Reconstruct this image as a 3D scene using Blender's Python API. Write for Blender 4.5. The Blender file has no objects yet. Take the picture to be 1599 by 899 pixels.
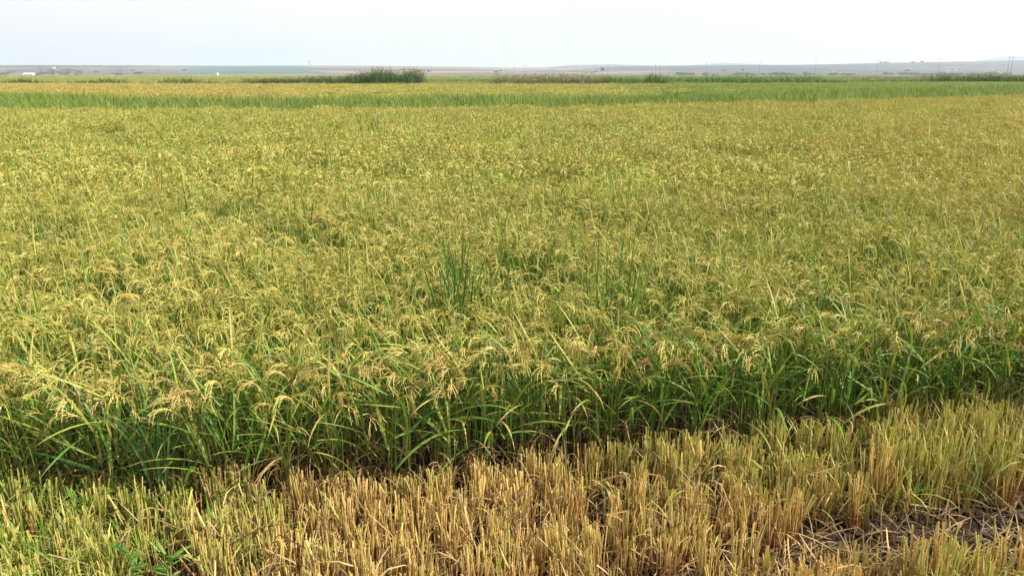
import bpy, math, random
import numpy as np
from mathutils import Vector, Matrix, Euler

R = random.Random(7)
NR = np.random.RandomState(11)
PI = math.pi
scene = bpy.context.scene
COL = scene.collection

# ------------------------------------------------------------------ camera
CAM_H = 2.0
F_PX, W_PX, H_PX, HORIZON = 1185.0, 1599.0, 899.0, 117.0     # photograph's pixels
PITCH = math.atan((H_PX / 2 - HORIZON) / F_PX)
cam_d = bpy.data.cameras.new('camera')
cam = bpy.data.objects.new('camera', cam_d)
COL.objects.link(cam)
cam.location = (0, 0, CAM_H)
cam.rotation_euler = (PI / 2 - PITCH, 0, 0)
cam_d.sensor_width = 36.0
cam_d.lens = 36.0 * F_PX / W_PX
cam_d.clip_start = 0.05
cam_d.clip_end = 30000.0
scene.camera = cam

# ------------------------------------------------------------------ sky, sun, exposure
SUN_EL, SUN_AZ = math.radians(43), math.radians(99)          # azimuth clockwise from the view direction (+Y)
world = bpy.data.worlds.new('World')
scene.world = world
world.use_nodes = True
wn = world.node_tree.nodes
wl = world.node_tree.links
wn.clear()
w_out = wn.new('ShaderNodeOutputWorld')
w_bg = wn.new('ShaderNodeBackground')
w_bg.inputs['Strength'].default_value = 0.14
w_sky = wn.new('ShaderNodeTexSky')
w_sky.sky_type = 'NISHITA'
w_sky.sun_disc = False
w_sky.sun_elevation = SUN_EL
w_sky.sun_rotation = SUN_AZ
w_sky.altitude = 20
w_sky.air_density = 1.0
w_sky.dust_density = 6.0
w_sky.ozone_density = 1.0
w_hs = wn.new('ShaderNodeMixRGB')                              # thin veil of high cloud: evens out the blue
w_hs.blend_type = 'MIX'
w_hs.inputs['Fac'].default_value = 0.78
w_tc = wn.new('ShaderNodeTexCoord')
w_mp = wn.new('ShaderNodeMapping')
w_mp.inputs['Scale'].default_value = (1.2, 1.2, 5.0)
w_nz = wn.new('ShaderNodeTexNoise')
w_nz.inputs['Scale'].default_value = 1.6
w_nz.inputs['Detail'].default_value = 4.0
w_cr = wn.new('ShaderNodeValToRGB')
w_cr.color_ramp.elements[0].position = 0.3
w_cr.color_ramp.elements[0].color = (5.25, 5.2, 5.45, 1)
w_cr.color_ramp.elements[1].position = 0.72
w_cr.color_ramp.elements[1].color = (6.1, 6.0, 6.1, 1)
wl.new(w_tc.outputs['Generated'], w_mp.inputs[0])
wl.new(w_mp.outputs[0], w_nz.inputs['Vector'])
wl.new(w_nz.outputs[0], w_cr.inputs[0])
wl.new(w_cr.outputs[0], w_hs.inputs['Color2'])
# the haze veil thins out from the horizon (long path) to the zenith (short path)
w_sep = wn.new('ShaderNodeSeparateXYZ')
w_ra = wn.new('ShaderNodeValToRGB')
w_ra.color_ramp.interpolation = 'EASE'
w_ra.color_ramp.elements[0].position = 0.05
w_ra.color_ramp.elements[0].color = (0.88, 0.88, 0.88, 1)
w_ra.color_ramp.elements[1].position = 0.75
w_ra.color_ramp.elements[1].color = (0.30, 0.30, 0.30, 1)
wl.new(w_tc.outputs['Generated'], w_sep.inputs[0])
wl.new(w_sep.outputs[2], w_ra.inputs[0])
wl.new(w_ra.outputs[0], w_hs.inputs['Fac'])
wl.new(w_sky.outputs[0], w_hs.inputs['Color1'])
wl.new(w_hs.outputs[0], w_bg.inputs['Color'])
wl.new(w_bg.outputs[0], w_out.inputs[0])

sun_d = bpy.data.lights.new('sun', 'SUN')
sun_d.energy = 5.0
sun_d.angle = math.radians(0.5)
sun_d.color = (1.0, 0.94, 0.84)
sun = bpy.data.objects.new('sun', sun_d)
COL.objects.link(sun)
sun.location = (0, 0, 50)
sdir = Vector((math.sin(SUN_AZ) * math.cos(SUN_EL), math.cos(SUN_AZ) * math.cos(SUN_EL), math.sin(SUN_EL)))
sun.rotation_euler = (-sdir).to_track_quat('-Z', 'Y').to_euler()

scene.view_settings.view_transform = 'Standard'
scene.view_settings.look = 'None'
scene.view_settings.exposure = 0.5
scene.view_settings.gamma = 1.0
scene.view_settings.use_curve_mapping = False
scene.cycles.max_bounces = 5
scene.cycles.diffuse_bounces = 3
scene.cycles.transmission_bounces = 3
scene.cycles.glossy_bounces = 1
scene.cycles.volume_bounces = 1
scene.cycles.caustics_reflective = False
scene.cycles.caustics_refractive = False


# ------------------------------------------------------------------ projection helpers (to read the place off the photograph)
CP, SP = math.cos(PITCH), math.sin(PITCH)


def at(px, py, z=0.0):
    """the point at height z seen at photo pixel px, py"""
    dx = (px - W_PX / 2) / F_PX
    dy = (H_PX / 2 - py) / F_PX
    d = (dx, CP + dy * SP, -SP + dy * CP)
    t = (z - CAM_H) / d[2]
    return (d[0] * t, d[1] * t)


def at_dist(px, y):
    """x of the photo column px at ground distance y near the horizon"""
    return (px - W_PX / 2) / F_PX * (y * CP + 0.0)


def pix(x, y, z):
    """photo pixel of world arrays"""
    zz = z - CAM_H
    depth = y * CP - zz * SP
    up = y * SP + zz * CP
    return W_PX / 2 + F_PX * x / depth, H_PX / 2 - F_PX * up / depth


# ------------------------------------------------------------------ tags
def tag(o, label, cat, group=None, kind=None):
    o['label'] = label
    o['category'] = cat
    if group:
        o['group'] = group
    if kind:
        o['kind'] = kind
    return o


def empty(name, loc, rz=0.0):
    o = bpy.data.objects.new(name, None)
    o.empty_display_size = 0.05
    COL.objects.link(o)
    o.location = loc
    o.rotation_euler = (0, 0, rz)
    return o


def child(name, me, parent, loc=(0, 0, 0), rot=(0, 0, 0), scl=None):
    o = bpy.data.objects.new(name, me)
    COL.objects.link(o)
    o.parent = parent
    o.location = loc
    o.rotation_euler = rot
    if scl is not None:
        o.scale = scl if hasattr(scl, '__len__') else (scl, scl, scl)
    return o


# ------------------------------------------------------------------ mesh builder: verts, faces, two face attributes (rnd, tt) and a material slot
class MB:
    def __init__(self):
        self.v, self.f, self.rnd, self.tt, self.mi = [], [], [], [], []

    def add(self, vs, fs, rnd, tt, mi=0):
        b = len(self.v)
        self.v.extend(vs)
        for k, f in enumerate(fs):
            self.f.append([b + i for i in f])
            self.rnd.append(rnd)
            self.tt.append(tt[k] if hasattr(tt, '__len__') else tt)
            self.mi.append(mi)

    def mesh(self, name, mats, smooth=False):
        me = bpy.data.meshes.new(name)
        me.from_pydata(self.v, [], self.f)
        for m in mats:
            me.materials.append(m)
        a = me.attributes.new('rnd', 'FLOAT', 'FACE')
        a.data.foreach_set('value', self.rnd)
        a = me.attributes.new('tt', 'FLOAT', 'FACE')
        a.data.foreach_set('value', self.tt)
        me.polygons.foreach_set('material_index', self.mi)
        if smooth:
            me.polygons.foreach_set('use_smooth', [True] * len(self.f))
        me.update()
        return me

    def move(self, k0, loc, rz=0, tilt=0, tilt_az=0, s=1.0):
        m = Matrix.Translation(loc) @ Matrix.Rotation(tilt_az, 3, 'Z').to_4x4() @ Matrix.Rotation(tilt, 3, 'Y').to_4x4() @ Matrix.Rotation(rz - tilt_az, 3, 'Z').to_4x4() @ Matrix.Scale(s, 4)
        for i in range(k0, len(self.v)):
            self.v[i] = tuple(m @ Vector(self.v[i]))

    # a ribbon along pts; width list; side = horizontal perpendicular turned by twist
    def ribbon(self, pts, ws, rnd, mi=0, twist=0.0, fold=0.0, twist1=None, t0=0.0):
        n = len(pts)
        vs, fs, tt = [], [], []
        prev = None
        for i in range(n):
            a = Vector(pts[max(0, i - 1)])
            b = Vector(pts[min(n - 1, i + 1)])
            d = (b - a)
            if d.length < 1e-9:
                d = Vector((0, 0, 1))
            d.normalize()
            side = d.cross(Vector((0, 0, 1)))
            if side.length < 0.15:
                side = prev if prev is not None else Vector((math.cos(twist * 7 + rnd * 40), math.sin(twist * 7 + rnd * 40), 0))
            side = side.normalized()
            if prev is not None and side.dot(prev) < 0:
                side = -side
            prev = side
            tw = twist if twist1 is None else twist + (twist1 - twist) * i / (n - 1)
            s = Matrix.Rotation(tw, 3, d) @ side
            p = Vector(pts[i])
            w = ws[i] * 0.5
            if fold > 0:
                nrm = d.cross(s)
                vs += [tuple(p - s * w + nrm * w * fold), tuple(p), tuple(p + s * w + nrm * w * fold)]
            else:
                vs += [tuple(p - s * w), tuple(p + s * w)]
        st = 3 if fold > 0 else 2
        for i in range(n - 1):
            for k in range(st - 1):
                fs.append([i * st + k, i * st + k + 1, (i + 1) * st + k + 1, (i + 1) * st + k])
                tt.append(t0 + (1 - t0) * (i + 0.5) / (n - 1))
        self.add(vs, fs, rnd, tt, mi)

    def tube(self, pts, rs, rnd, mi=0, sides=3, cap=False, rot=0.0):
        n = len(pts)
        vs, fs, tt = [], [], []
        for i in range(n):
            a = Vector(pts[max(0, i - 1)])
            b = Vector(pts[min(n - 1, i + 1)])
            d = (b - a).normalized()
            u = d.cross(Vector((0.31, 0.17, 0.05)) if abs(d.z) > 0.9 else Vector((0, 0, 1)))
            u.normalize()
            w = d.cross(u)
            for k in range(sides):
                an = rot + 2 * PI * k / sides
                vs.append(tuple(Vector(pts[i]) + (u * math.cos(an) + w * math.sin(an)) * rs[i]))
        for i in range(n - 1):
            for k in range(sides):
                k2 = (k + 1) % sides
                fs.append([i * sides + k, i * sides + k2, (i + 1) * sides + k2, (i + 1) * sides + k])
                tt.append((i + 0.5) / (n - 1))
        if cap:
            fs.append([(n - 1) * sides + k for k in range(sides)])
            tt.append(1.0)
        self.add(vs, fs, rnd, tt, mi)

    def grain(self, p, d, L, w, rnd, mi, t):
        d = d.normalized()
        u = d.cross(Vector((0.2, 0.9, 0.4))).normalized()
        v = d.cross(u)
        m = p + d * (L * 0.48)
        vs = [tuple(p)] + [tuple(m + (u * math.cos(a) + v * math.sin(a)) * w) for a in (0, 2.09, 4.19)] + [tuple(p + d * L)]
        fs = [(0, 2, 1), (0, 3, 2), (0, 1, 3), (4, 1, 2), (4, 2, 3), (4, 3, 1)]
        self.add(vs, fs, rnd, t, mi)


def curve_pts(p, az, el, L, n, droop, wob=0.0, rnd=R):
    """a line that starts at p towards az at elevation el and bends down by droop over its length"""
    out = [tuple(p)]
    q = Vector(p)
    st = L / (n - 1)
    for i in range(n - 1):
        t = (i + 0.5) / (n - 1)
        e = el - droop * (t ** 1.3)
        e = max(e, -PI / 2 + 0.03)
        a = az + wob * math.sin(3.1 * t + wob * 9)
        q = q + Vector((math.cos(a) * math.cos(e), math.sin(a) * math.cos(e), math.sin(e))) * st
        out.append(tuple(q))
    return out


# ------------------------------------------------------------------ materials
def ramp(nt, stops, fac=None):
    n = nt.nodes.new('ShaderNodeValToRGB')
    cr = n.color_ramp
    while len(cr.elements) > 1:
        cr.elements.remove(cr.elements[-1])
    cr.elements[0].position = stops[0][0]
    cr.elements[0].color = (*stops[0][1], 1)
    for p, c in stops[1:]:
        e = cr.elements.new(p)
        e.color = (*c, 1)
    if fac is not None:
        nt.links.new(fac, n.inputs[0])
    return n.outputs[0]


def noise(nt, scale, detail=2.0, src=None, rough=0.5):
    n = nt.nodes.new('ShaderNodeTexNoise')
    n.inputs['Scale'].default_value = scale
    n.inputs['Detail'].default_value = detail
    n.inputs['Roughness'].default_value = rough
    if src is not None:
        nt.links.new(src, n.inputs['Vector'])
    return n.outputs[0]


def math_n(nt, op, a, b=None, clamp=False):
    n = nt.nodes.new('ShaderNodeMath')
    n.operation = op
    n.use_clamp = clamp
    for i, v in enumerate((a, b)):
        if v is None:
            continue
        if isinstance(v, (int, float)):
            n.inputs[i].default_value = v
        else:
            nt.links.new(v, n.inputs[i])
    return n.outputs[0]


def mixc(nt, fac, a, b, mode='MIX'):
    n = nt.nodes.new('ShaderNodeMixRGB')
    n.blend_type = mode
    for i, v in enumerate((fac, a, b)):
        if isinstance(v, (int, float)):
            n.inputs[i].default_value = v
        elif isinstance(v, tuple):
            n.inputs[i].default_value = (*v, 1)
        else:
            nt.links.new(v, n.inputs[i])
    return n.outputs[0]


def plant_mat(name, cols, tips=None, base=None, trans=0.3, rough=0.5, vary=0.35, region=None, spec=0.3):
    """cols: colours chosen per blade by rnd; tips / base: colour towards the end / foot of a blade; region: colour mixed in by patches of ground"""
    m = bpy.data.materials.new(name)
    m.use_nodes = True
    nt = m.node_tree
    nt.nodes.clear()
    out = nt.nodes.new('ShaderNodeOutputMaterial')
    ar = nt.nodes.new('ShaderNodeAttribute')
    ar.attribute_name = 'rnd'
    at_ = nt.nodes.new('ShaderNodeAttribute')
    at_.attribute_name = 'tt'
    oi = nt.nodes.new('ShaderNodeObjectInfo')
    geo = nt.nodes.new('ShaderNodeNewGeometry')
    # per blade random mixed with per plant random
    r = math_n(nt, 'FRACT', math_n(nt, 'ADD', ar.outputs['Fac'], math_n(nt, 'MULTIPLY', oi.outputs['Random'], 0.45)))
    col = ramp(nt, [(i / max(1, len(cols) - 1), c) for i, c in enumerate(cols)], r)
    if region is not None:
        nz = noise(nt, 0.16, 3.0, geo.outputs['Position'])
        nz2 = noise(nt, 1.1, 2.0, geo.outputs['Position'])
        f = math_n(nt, 'ADD', math_n(nt, 'MULTIPLY', nz, 1.5), math_n(nt, 'MULTIPLY', nz2, 0.9))
        f = math_n(nt, 'MULTIPLY', math_n(nt, 'SUBTRACT', f, 1.0, True), 1.3, True)
        col = mixc(nt, math_n(nt, 'MULTIPLY', f, 0.75), col, region)
    if tips is not None:
        tf = math_n(nt, 'MULTIPLY', math_n(nt, 'SUBTRACT', at_.outputs['Fac'], tips[0]), 1.0 / (1 - tips[0]), True)
        tf = math_n(nt, 'MULTIPLY', tf, math_n(nt, 'GREATER_THAN', r, tips[2]))
        col = mixc(nt, tf, col, tips[1])
    if base is not None:
        bf = math_n(nt, 'SUBTRACT', 1.0, math_n(nt, 'DIVIDE', at_.outputs['Fac'], base[0]), True)
        col = mixc(nt, bf, col, base[1])
    nz3 = noise(nt, 90.0, 1.0, geo.outputs['Position'])
    v = math_n(nt, 'ADD', 1 - vary * 0.5, math_n(nt, 'MULTIPLY', nz3, vary))
    v = math_n(nt, 'MULTIPLY', v, math_n(nt, 'ADD', 0.86, math_n(nt, 'MULTIPLY', oi.outputs['Random'], 0.28)))
    vc = nt.nodes.new('ShaderNodeCombineColor')
    for i in range(3):
        nt.links.new(v, vc.inputs[i])
    col = mixc(nt, 1.0, col, vc.outputs[0], 'MULTIPLY')
    p = nt.nodes.new('ShaderNodeBsdfPrincipled')
    p.inputs['Roughness'].default_value = rough
    p.inputs['Specular IOR Level'].default_value = spec
    nt.links.new(col, p.inputs['Base Color'])
    if trans > 0:
        tr = nt.nodes.new('ShaderNodeBsdfTranslucent')
        tc = mixc(nt, 1.0, col, (1.25, 1.2, 0.6), 'MULTIPLY')
        nt.links.new(tc, tr.inputs['Color'])
        mx = nt.nodes.new('ShaderNodeMixShader')
        mx.inputs[0].default_value = trans
        nt.links.new(p.outputs[0], mx.inputs[1])
        nt.links.new(tr.outputs[0], mx.inputs[2])
        nt.links.new(mx.outputs[0], out.inputs[0])
    else:
        nt.links.new(p.outputs[0], out.inputs[0])
    return m


def flat_mat(name, col, rough=0.8, col2=None, scale=1.0, spec=0.2):
    m = bpy.data.materials.new(name)
    m.use_nodes = True
    nt = m.node_tree
    p = nt.nodes['Principled BSDF']
    p.inputs['Roughness'].default_value = rough
    p.inputs['Specular IOR Level'].default_value = spec
    geo = nt.nodes.new('ShaderNodeNewGeometry')
    nz = noise(nt, scale, 4.0, geo.outputs['Position'])
    c = ramp(nt, [(0.35, col), (0.65, col2 or tuple(x * 0.75 for x in col))], nz)
    nt.links.new(c, p.inputs['Base Color'])
    return m


GOLD = (0.52, 0.34, 0.10)
M_grain = plant_mat('rice_grain_green_gold', [(0.42, 0.38, 0.07), (0.53, 0.44, 0.11), (0.64, 0.51, 0.17), (0.32, 0.34, 0.055), (0.52, 0.38, 0.11)], trans=0.14, vary=0.7, region=(0.36, 0.39, 0.06))
M_grain_gold = plant_mat('rice_grain_gold', [(0.54, 0.41, 0.12), (0.60, 0.44, 0.15), (0.48, 0.33, 0.11), (0.55, 0.44, 0.12)], trans=0.25, region=(0.48, 0.46, 0.12))
M_grain_mid = plant_mat('rice_grain_gap_shaded', [(0.38, 0.37, 0.07), (0.46, 0.42, 0.10), (0.53, 0.44, 0.14), (0.30, 0.33, 0.055), (0.47, 0.38, 0.10)], trans=0.14, vary=0.7, region=(0.28, 0.32, 0.05))  # darker grain for distant crop: shade of the gaps averaged into its colour
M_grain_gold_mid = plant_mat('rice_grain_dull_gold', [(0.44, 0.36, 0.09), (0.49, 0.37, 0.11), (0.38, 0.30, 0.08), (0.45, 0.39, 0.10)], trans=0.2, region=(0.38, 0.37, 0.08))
M_grain_brown = plant_mat('rice_grain_brown', [(0.56, 0.41, 0.13), (0.48, 0.33, 0.11), (0.60, 0.46, 0.16)], trans=0.2)
M_leaf = plant_mat('rice_leaf_green', [(0.07, 0.18, 0.02), (0.13, 0.28, 0.035), (0.22, 0.36, 0.055), (0.05, 0.14, 0.02), (0.32, 0.40, 0.08)], tips=(0.7, (0.42, 0.28, 0.10), 0.55), trans=0.25, rough=0.46, spec=0.4)
M_leaf_y = plant_mat('rice_leaf_yellow_green', [(0.29, 0.34, 0.055), (0.38, 0.39, 0.075), (0.20, 0.29, 0.04), (0.46, 0.41, 0.11), (0.52, 0.42, 0.14)], tips=(0.72, (0.50, 0.33, 0.14), 0.45), trans=0.28, region=(0.21, 0.29, 0.04))
M_leaf_dead = plant_mat('rice_leaf_withered', [(0.42, 0.29, 0.12), (0.34, 0.20, 0.09), (0.52, 0.40, 0.18), (0.30, 0.15, 0.07)], trans=0.2)
M_culm = plant_mat('rice_culm_green', [(0.08, 0.15, 0.022), (0.14, 0.22, 0.035), (0.06, 0.12, 0.016), (0.28, 0.28, 0.06)], base=(0.5, (0.16, 0.09, 0.035)), trans=0.05)
M_stub = plant_mat('stubble_straw', [(0.64, 0.46, 0.15), (0.72, 0.56, 0.21), (0.58, 0.34, 0.12), (0.62, 0.53, 0.13), (0.60, 0.38, 0.16)], base=(0.72, (0.34, 0.12, 0.045)), trans=0.08, vary=0.5, tips=(0.8, (0.74, 0.61, 0.26), 0.2))
M_stub_g = plant_mat('stubble_green_straw', [(0.46, 0.45, 0.11), (0.56, 0.50, 0.15), (0.38, 0.40, 0.09), (0.62, 0.51, 0.19), (0.27, 0.35, 0.06)], base=(0.7, (0.36, 0.17, 0.06)), trans=0.2, tips=(0.86, (0.66, 0.60, 0.24), 0.3))
M_stub_lush = plant_mat('stubble_regrowth_green', [(0.26, 0.36, 0.05), (0.38, 0.44, 0.08), (0.18, 0.30, 0.035), (0.46, 0.46, 0.11)], base=(0.5, (0.30, 0.20, 0.06)), trans=0.25)
M_straw = plant_mat('fallen_straw', [(0.32, 0.20, 0.09), (0.16, 0.09, 0.045), (0.55, 0.41, 0.20), (0.09, 0.055, 0.03), (0.40, 0.28, 0.11)], trans=0.1)
M_weed = plant_mat('weed_grass_green', [(0.08, 0.19, 0.03), (0.13, 0.27, 0.04), (0.20, 0.33, 0.06), (0.07, 0.15, 0.03)], trans=0.35)
M_strip = plant_mat('strip_weed_green', [(0.09, 0.17, 0.025), (0.14, 0.24, 0.035), (0.22, 0.30, 0.05), (0.07, 0.14, 0.02)], trans=0.25, region=(0.24, 0.30, 0.05))
M_dark = plant_mat('dark_weed_green', [(0.035, 0.10, 0.02), (0.06, 0.15, 0.03), (0.09, 0.19, 0.035)], trans=0.3)
M_blue = plant_mat('blue_green_leaf', [(0.12, 0.26, 0.09), (0.17, 0.32, 0.11), (0.10, 0.21, 0.07)], trans=0.3)
M_reed = plant_mat('reed_leaf', [(0.05, 0.10, 0.03), (0.08, 0.14, 0.04), (0.05, 0.08, 0.035), (0.11, 0.15, 0.05)], trans=0.25)
M_reed_brown = plant_mat('reed_plume_brown', [(0.20, 0.14, 0.09), (0.28, 0.21, 0.13), (0.15, 0.10, 0.07)], trans=0.2)
M_reed_pale = plant_mat('reed_pale', [(0.42, 0.36, 0.22), (0.32, 0.27, 0.15), (0.22, 0.24, 0.10)], trans=0.2)
M_olive = plant_mat('distant_olive_grass', [(0.22, 0.26, 0.07), (0.30, 0.32, 0.09), (0.17, 0.22, 0.05), (0.34, 0.33, 0.12)], trans=0.2)
M_bush = plant_mat('distant_bush', [(0.04, 0.065, 0.02), (0.06, 0.09, 0.03), (0.03, 0.05, 0.02)], trans=0.15)
M_wood = flat_mat('weathered_pole_wood', (0.16, 0.15, 0.14), 0.9, (0.22, 0.20, 0.18), 3.0)
M_metal = flat_mat('grey_metal', (0.22, 0.22, 0.23), 0.5, (0.30, 0.30, 0.31), 2.0)
M_white = flat_mat('white_paint', (0.78, 0.78, 0.76), 0.7, (0.70, 0.70, 0.68), 0.3)
M_roof = flat_mat('tile_roof', (0.34, 0.15, 0.10), 0.8, (0.26, 0.12, 0.09), 0.5)
M_pale = flat_mat('weathered_render', (0.50, 0.48, 0.45), 0.8, (0.42, 0.40, 0.37), 0.3)
M_win = flat_mat('window_glass', (0.03, 0.035, 0.04), 0.2, (0.05, 0.055, 0.06), 1.0, 0.5)


# ------------------------------------------------------------------ ground: one sheet to the hills and beyond
def ground_mat():
    m = bpy.data.materials.new('field_soil_and_plain')
    m.use_nodes = True
    nt = m.node_tree
    p = nt.nodes['Principled BSDF']
    p.inputs['Specular IOR Level'].default_value = 0.12
    geo = nt.nodes.new('ShaderNodeNewGeometry')
    pos = geo.outputs['Position']
    sep = nt.nodes.new('ShaderNodeSeparateXYZ')
    nt.links.new(pos, sep.inputs[0])
    soil = ramp(nt, [(0.3, (0.012, 0.009, 0.008)), (0.5, (0.025, 0.018, 0.014)), (0.75, (0.06, 0.042, 0.032))], noise(nt, 14.0, 6.0, pos, 0.65))
    # plain beyond the paddies: stripes of fields
    mp = nt.nodes.new('ShaderNodeMapping')
    mp.inputs['Scale'].default_value = (0.0018, 0.012, 1)
    nt.links.new(pos, mp.inputs[0])
    vor = nt.nodes.new('ShaderNodeTexVoronoi')
    vor.inputs['Scale'].default_value = 1.0
    nt.links.new(mp.outputs[0], vor.inputs['Vector'])
    sepc = nt.nodes.new('ShaderNodeSeparateColor')
    nt.links.new(vor.outputs['Color'], sepc.inputs[0])
    plain = ramp(nt, [(0.0, (0.16, 0.20, 0.06)), (0.3, (0.26, 0.28, 0.09)), (0.5, (0.20, 0.22, 0.07)), (0.7, (0.34, 0.32, 0.13)), (1.0, (0.14, 0.19, 0.06))], sepc.outputs[0])
    f = math_n(nt, 'MULTIPLY', math_n(nt, 'SUBTRACT', sep.outputs[1], 112.0), 0.06, True)
    col = mixc(nt, f, soil, plain)
    nt.links.new(col, p.inputs['Base Color'])
    wet = noise(nt, 3.0, 2.0, pos)
    nt.links.new(math_n(nt, 'ADD', 0.7, math_n(nt, 'MULTIPLY', wet, 0.4), True), p.inputs['Roughness'])
    bm_ = nt.nodes.new('ShaderNodeBump')
    bm_.inputs['Strength'].default_value = 0.7
    bm_.inputs['Distance'].default_value = 0.02
    nt.links.new(noise(nt, 38.0, 5.0, pos, 0.7), bm_.inputs['Height'])
    nt.links.new(bm_.outputs[0], p.inputs['Normal'])
    return m


def hashn(x, y, s=0):
    """cheap smooth noise from sines, about -1..1"""
    return (np.sin(x * 1.0 + 1.3 * np.sin(y * 0.7 + s) + s * 2.1) + np.sin(y * 1.31 + 1.7 * np.sin(x * 0.83 + s * 1.7) + s) + 0.6 * np.sin((x + y) * 2.3 + s * 3)) / 2.6


def soil_h(x, y):
    return 0.018 * hashn(x * 6, y * 6, 1) + 0.012 * hashn(x * 17, y * 15, 2) + 0.006 * hashn(x * 41, y * 38, 5)


def build_ground():
    xs = np.concatenate([-np.geomspace(4.2, 9000, 34)[::-1], np.linspace(-4, 4, 130), np.geomspace(4.2, 9000, 34)])
    ys = np.concatenate([-np.geomspace(1.2, 2000, 22)[::-1], np.linspace(-1, 1.4, 8), np.linspace(1.5, 5.2, 90), np.geomspace(5.5, 9000, 44)])
    X, Y = np.meshgrid(xs, ys)
    fade = np.clip(1 - (np.hypot(X, Y - 3) - 4) / 3, 0, 1)
    Z = soil_h(X, Y) * fade
    v = np.stack([X.ravel(), Y.ravel(), Z.ravel()], 1)
    nx, ny = len(xs), len(ys)
    idx = np.arange(nx * ny).reshape(ny, nx)
    f = np.stack([idx[:-1, :-1].ravel(), idx[:-1, 1:].ravel(), idx[1:, 1:].ravel(), idx[1:, :-1].ravel()], 1)
    me = bpy.data.meshes.new('ground')
    me.from_pydata(v.tolist(), [], f.tolist())
    me.materials.append(ground_mat())
    me.polygons.foreach_set('use_smooth', [True] * len(f))
    o = bpy.data.objects.new('ground', me)
    COL.objects.link(o)
    tag(o, 'flat dark soil of the paddy running out to the plain', 'ground', kind='structure')


build_ground()


# ------------------------------------------------------------------ hills
def hill_mat(name, kind):
    m = bpy.data.materials.new(name)
    m.use_nodes = True
    nt = m.node_tree
    p = nt.nodes['Principled BSDF']
    p.inputs['Roughness'].default_value = 0.95
    p.inputs['Specular IOR Level'].default_value = 0.0
    geo = nt.nodes.new('ShaderNodeNewGeometry')
    pos = geo.outputs['Position']
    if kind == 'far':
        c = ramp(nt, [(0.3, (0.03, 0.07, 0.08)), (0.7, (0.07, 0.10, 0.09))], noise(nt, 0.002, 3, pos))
    else:
        mp = nt.nodes.new('ShaderNodeMapping')
        mp.inputs['Scale'].default_value = (0.0011, 0.0042, 0.0)
        mp.inputs['Rotation'].default_value = (0, 0, 0.12)
        nt.links.new(pos, mp.inputs[0])
        vor = nt.nodes.new('ShaderNodeTexVoronoi')
        vor.inputs['Scale'].default_value = 1.0
        vor.inputs['Randomness'].default_value = 0.9
        nt.links.new(mp.outputs[0], vor.inputs['Vector'])
        sc = nt.nodes.new('ShaderNodeSeparateColor')
        nt.links.new(vor.outputs['Color'], sc.inputs[0])
        c = ramp(nt, [(0.0, (0.16, 0.12, 0.10)), (0.25, (0.06, 0.065, 0.06)), (0.45, (0.22, 0.17, 0.135)), (0.62, (0.045, 0.065, 0.055)), (0.78, (0.27, 0.21, 0.165)), (1.0, (0.10, 0.09, 0.08))], sc.outputs[0])
        # scrub patches, denser at the west end
        sx = nt.nodes.new('ShaderNodeSeparateXYZ')
        nt.links.new(pos, sx.inputs[0])
        mp2 = nt.nodes.new('ShaderNodeMapping')
        mp2.inputs['Scale'].default_value = (0.006, 0.0065, 0.03)
        nt.links.new(pos, mp2.inputs[0])
        nz = noise(nt, 1.0, 5, mp2.outputs[0], 0.6)
        west = math_n(nt, 'MULTIPLY', math_n(nt, 'ADD', sx.outputs[0], 1150.0), -0.004, True)
        thr = math_n(nt, 'SUBTRACT', nz, math_n(nt, 'SUBTRACT', 0.59, math_n(nt, 'MULTIPLY', west, 0.16)))
        c = mixc(nt, math_n(nt, 'MULTIPLY', thr, 14.0, True), c, (0.05, 0.055, 0.045))
        east = math_n(nt, 'MULTIPLY', math_n(nt, 'SUBTRACT', sx.outputs[0], 150.0), 0.0016, True)
        c = mixc(nt, math_n(nt, 'MULTIPLY', east, 0.42), c, (0.03, 0.05, 0.075))  # bluish dark tint eastward: blue of the haze put into the slope colour
        # one long green-blue crop field
        gx = math_n(nt, 'MULTIPLY', math_n(nt, 'SUBTRACT', 230.0, math_n(nt, 'ABSOLUTE', math_n(nt, 'ADD', sx.outputs[0], math_n(nt, 'MULTIPLY', sx.outputs[1], 0.333)))), 0.012, True)
        gy = math_n(nt, 'MULTIPLY', math_n(nt, 'SUBTRACT', sx.outputs[1], 1800.0), 0.02, True)
        c = mixc(nt, math_n(nt, 'MULTIPLY', gx, gy), c, (0.06, 0.125, 0.10))
    nt.links.new(c, p.inputs['Base Color'])
    return m


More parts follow.
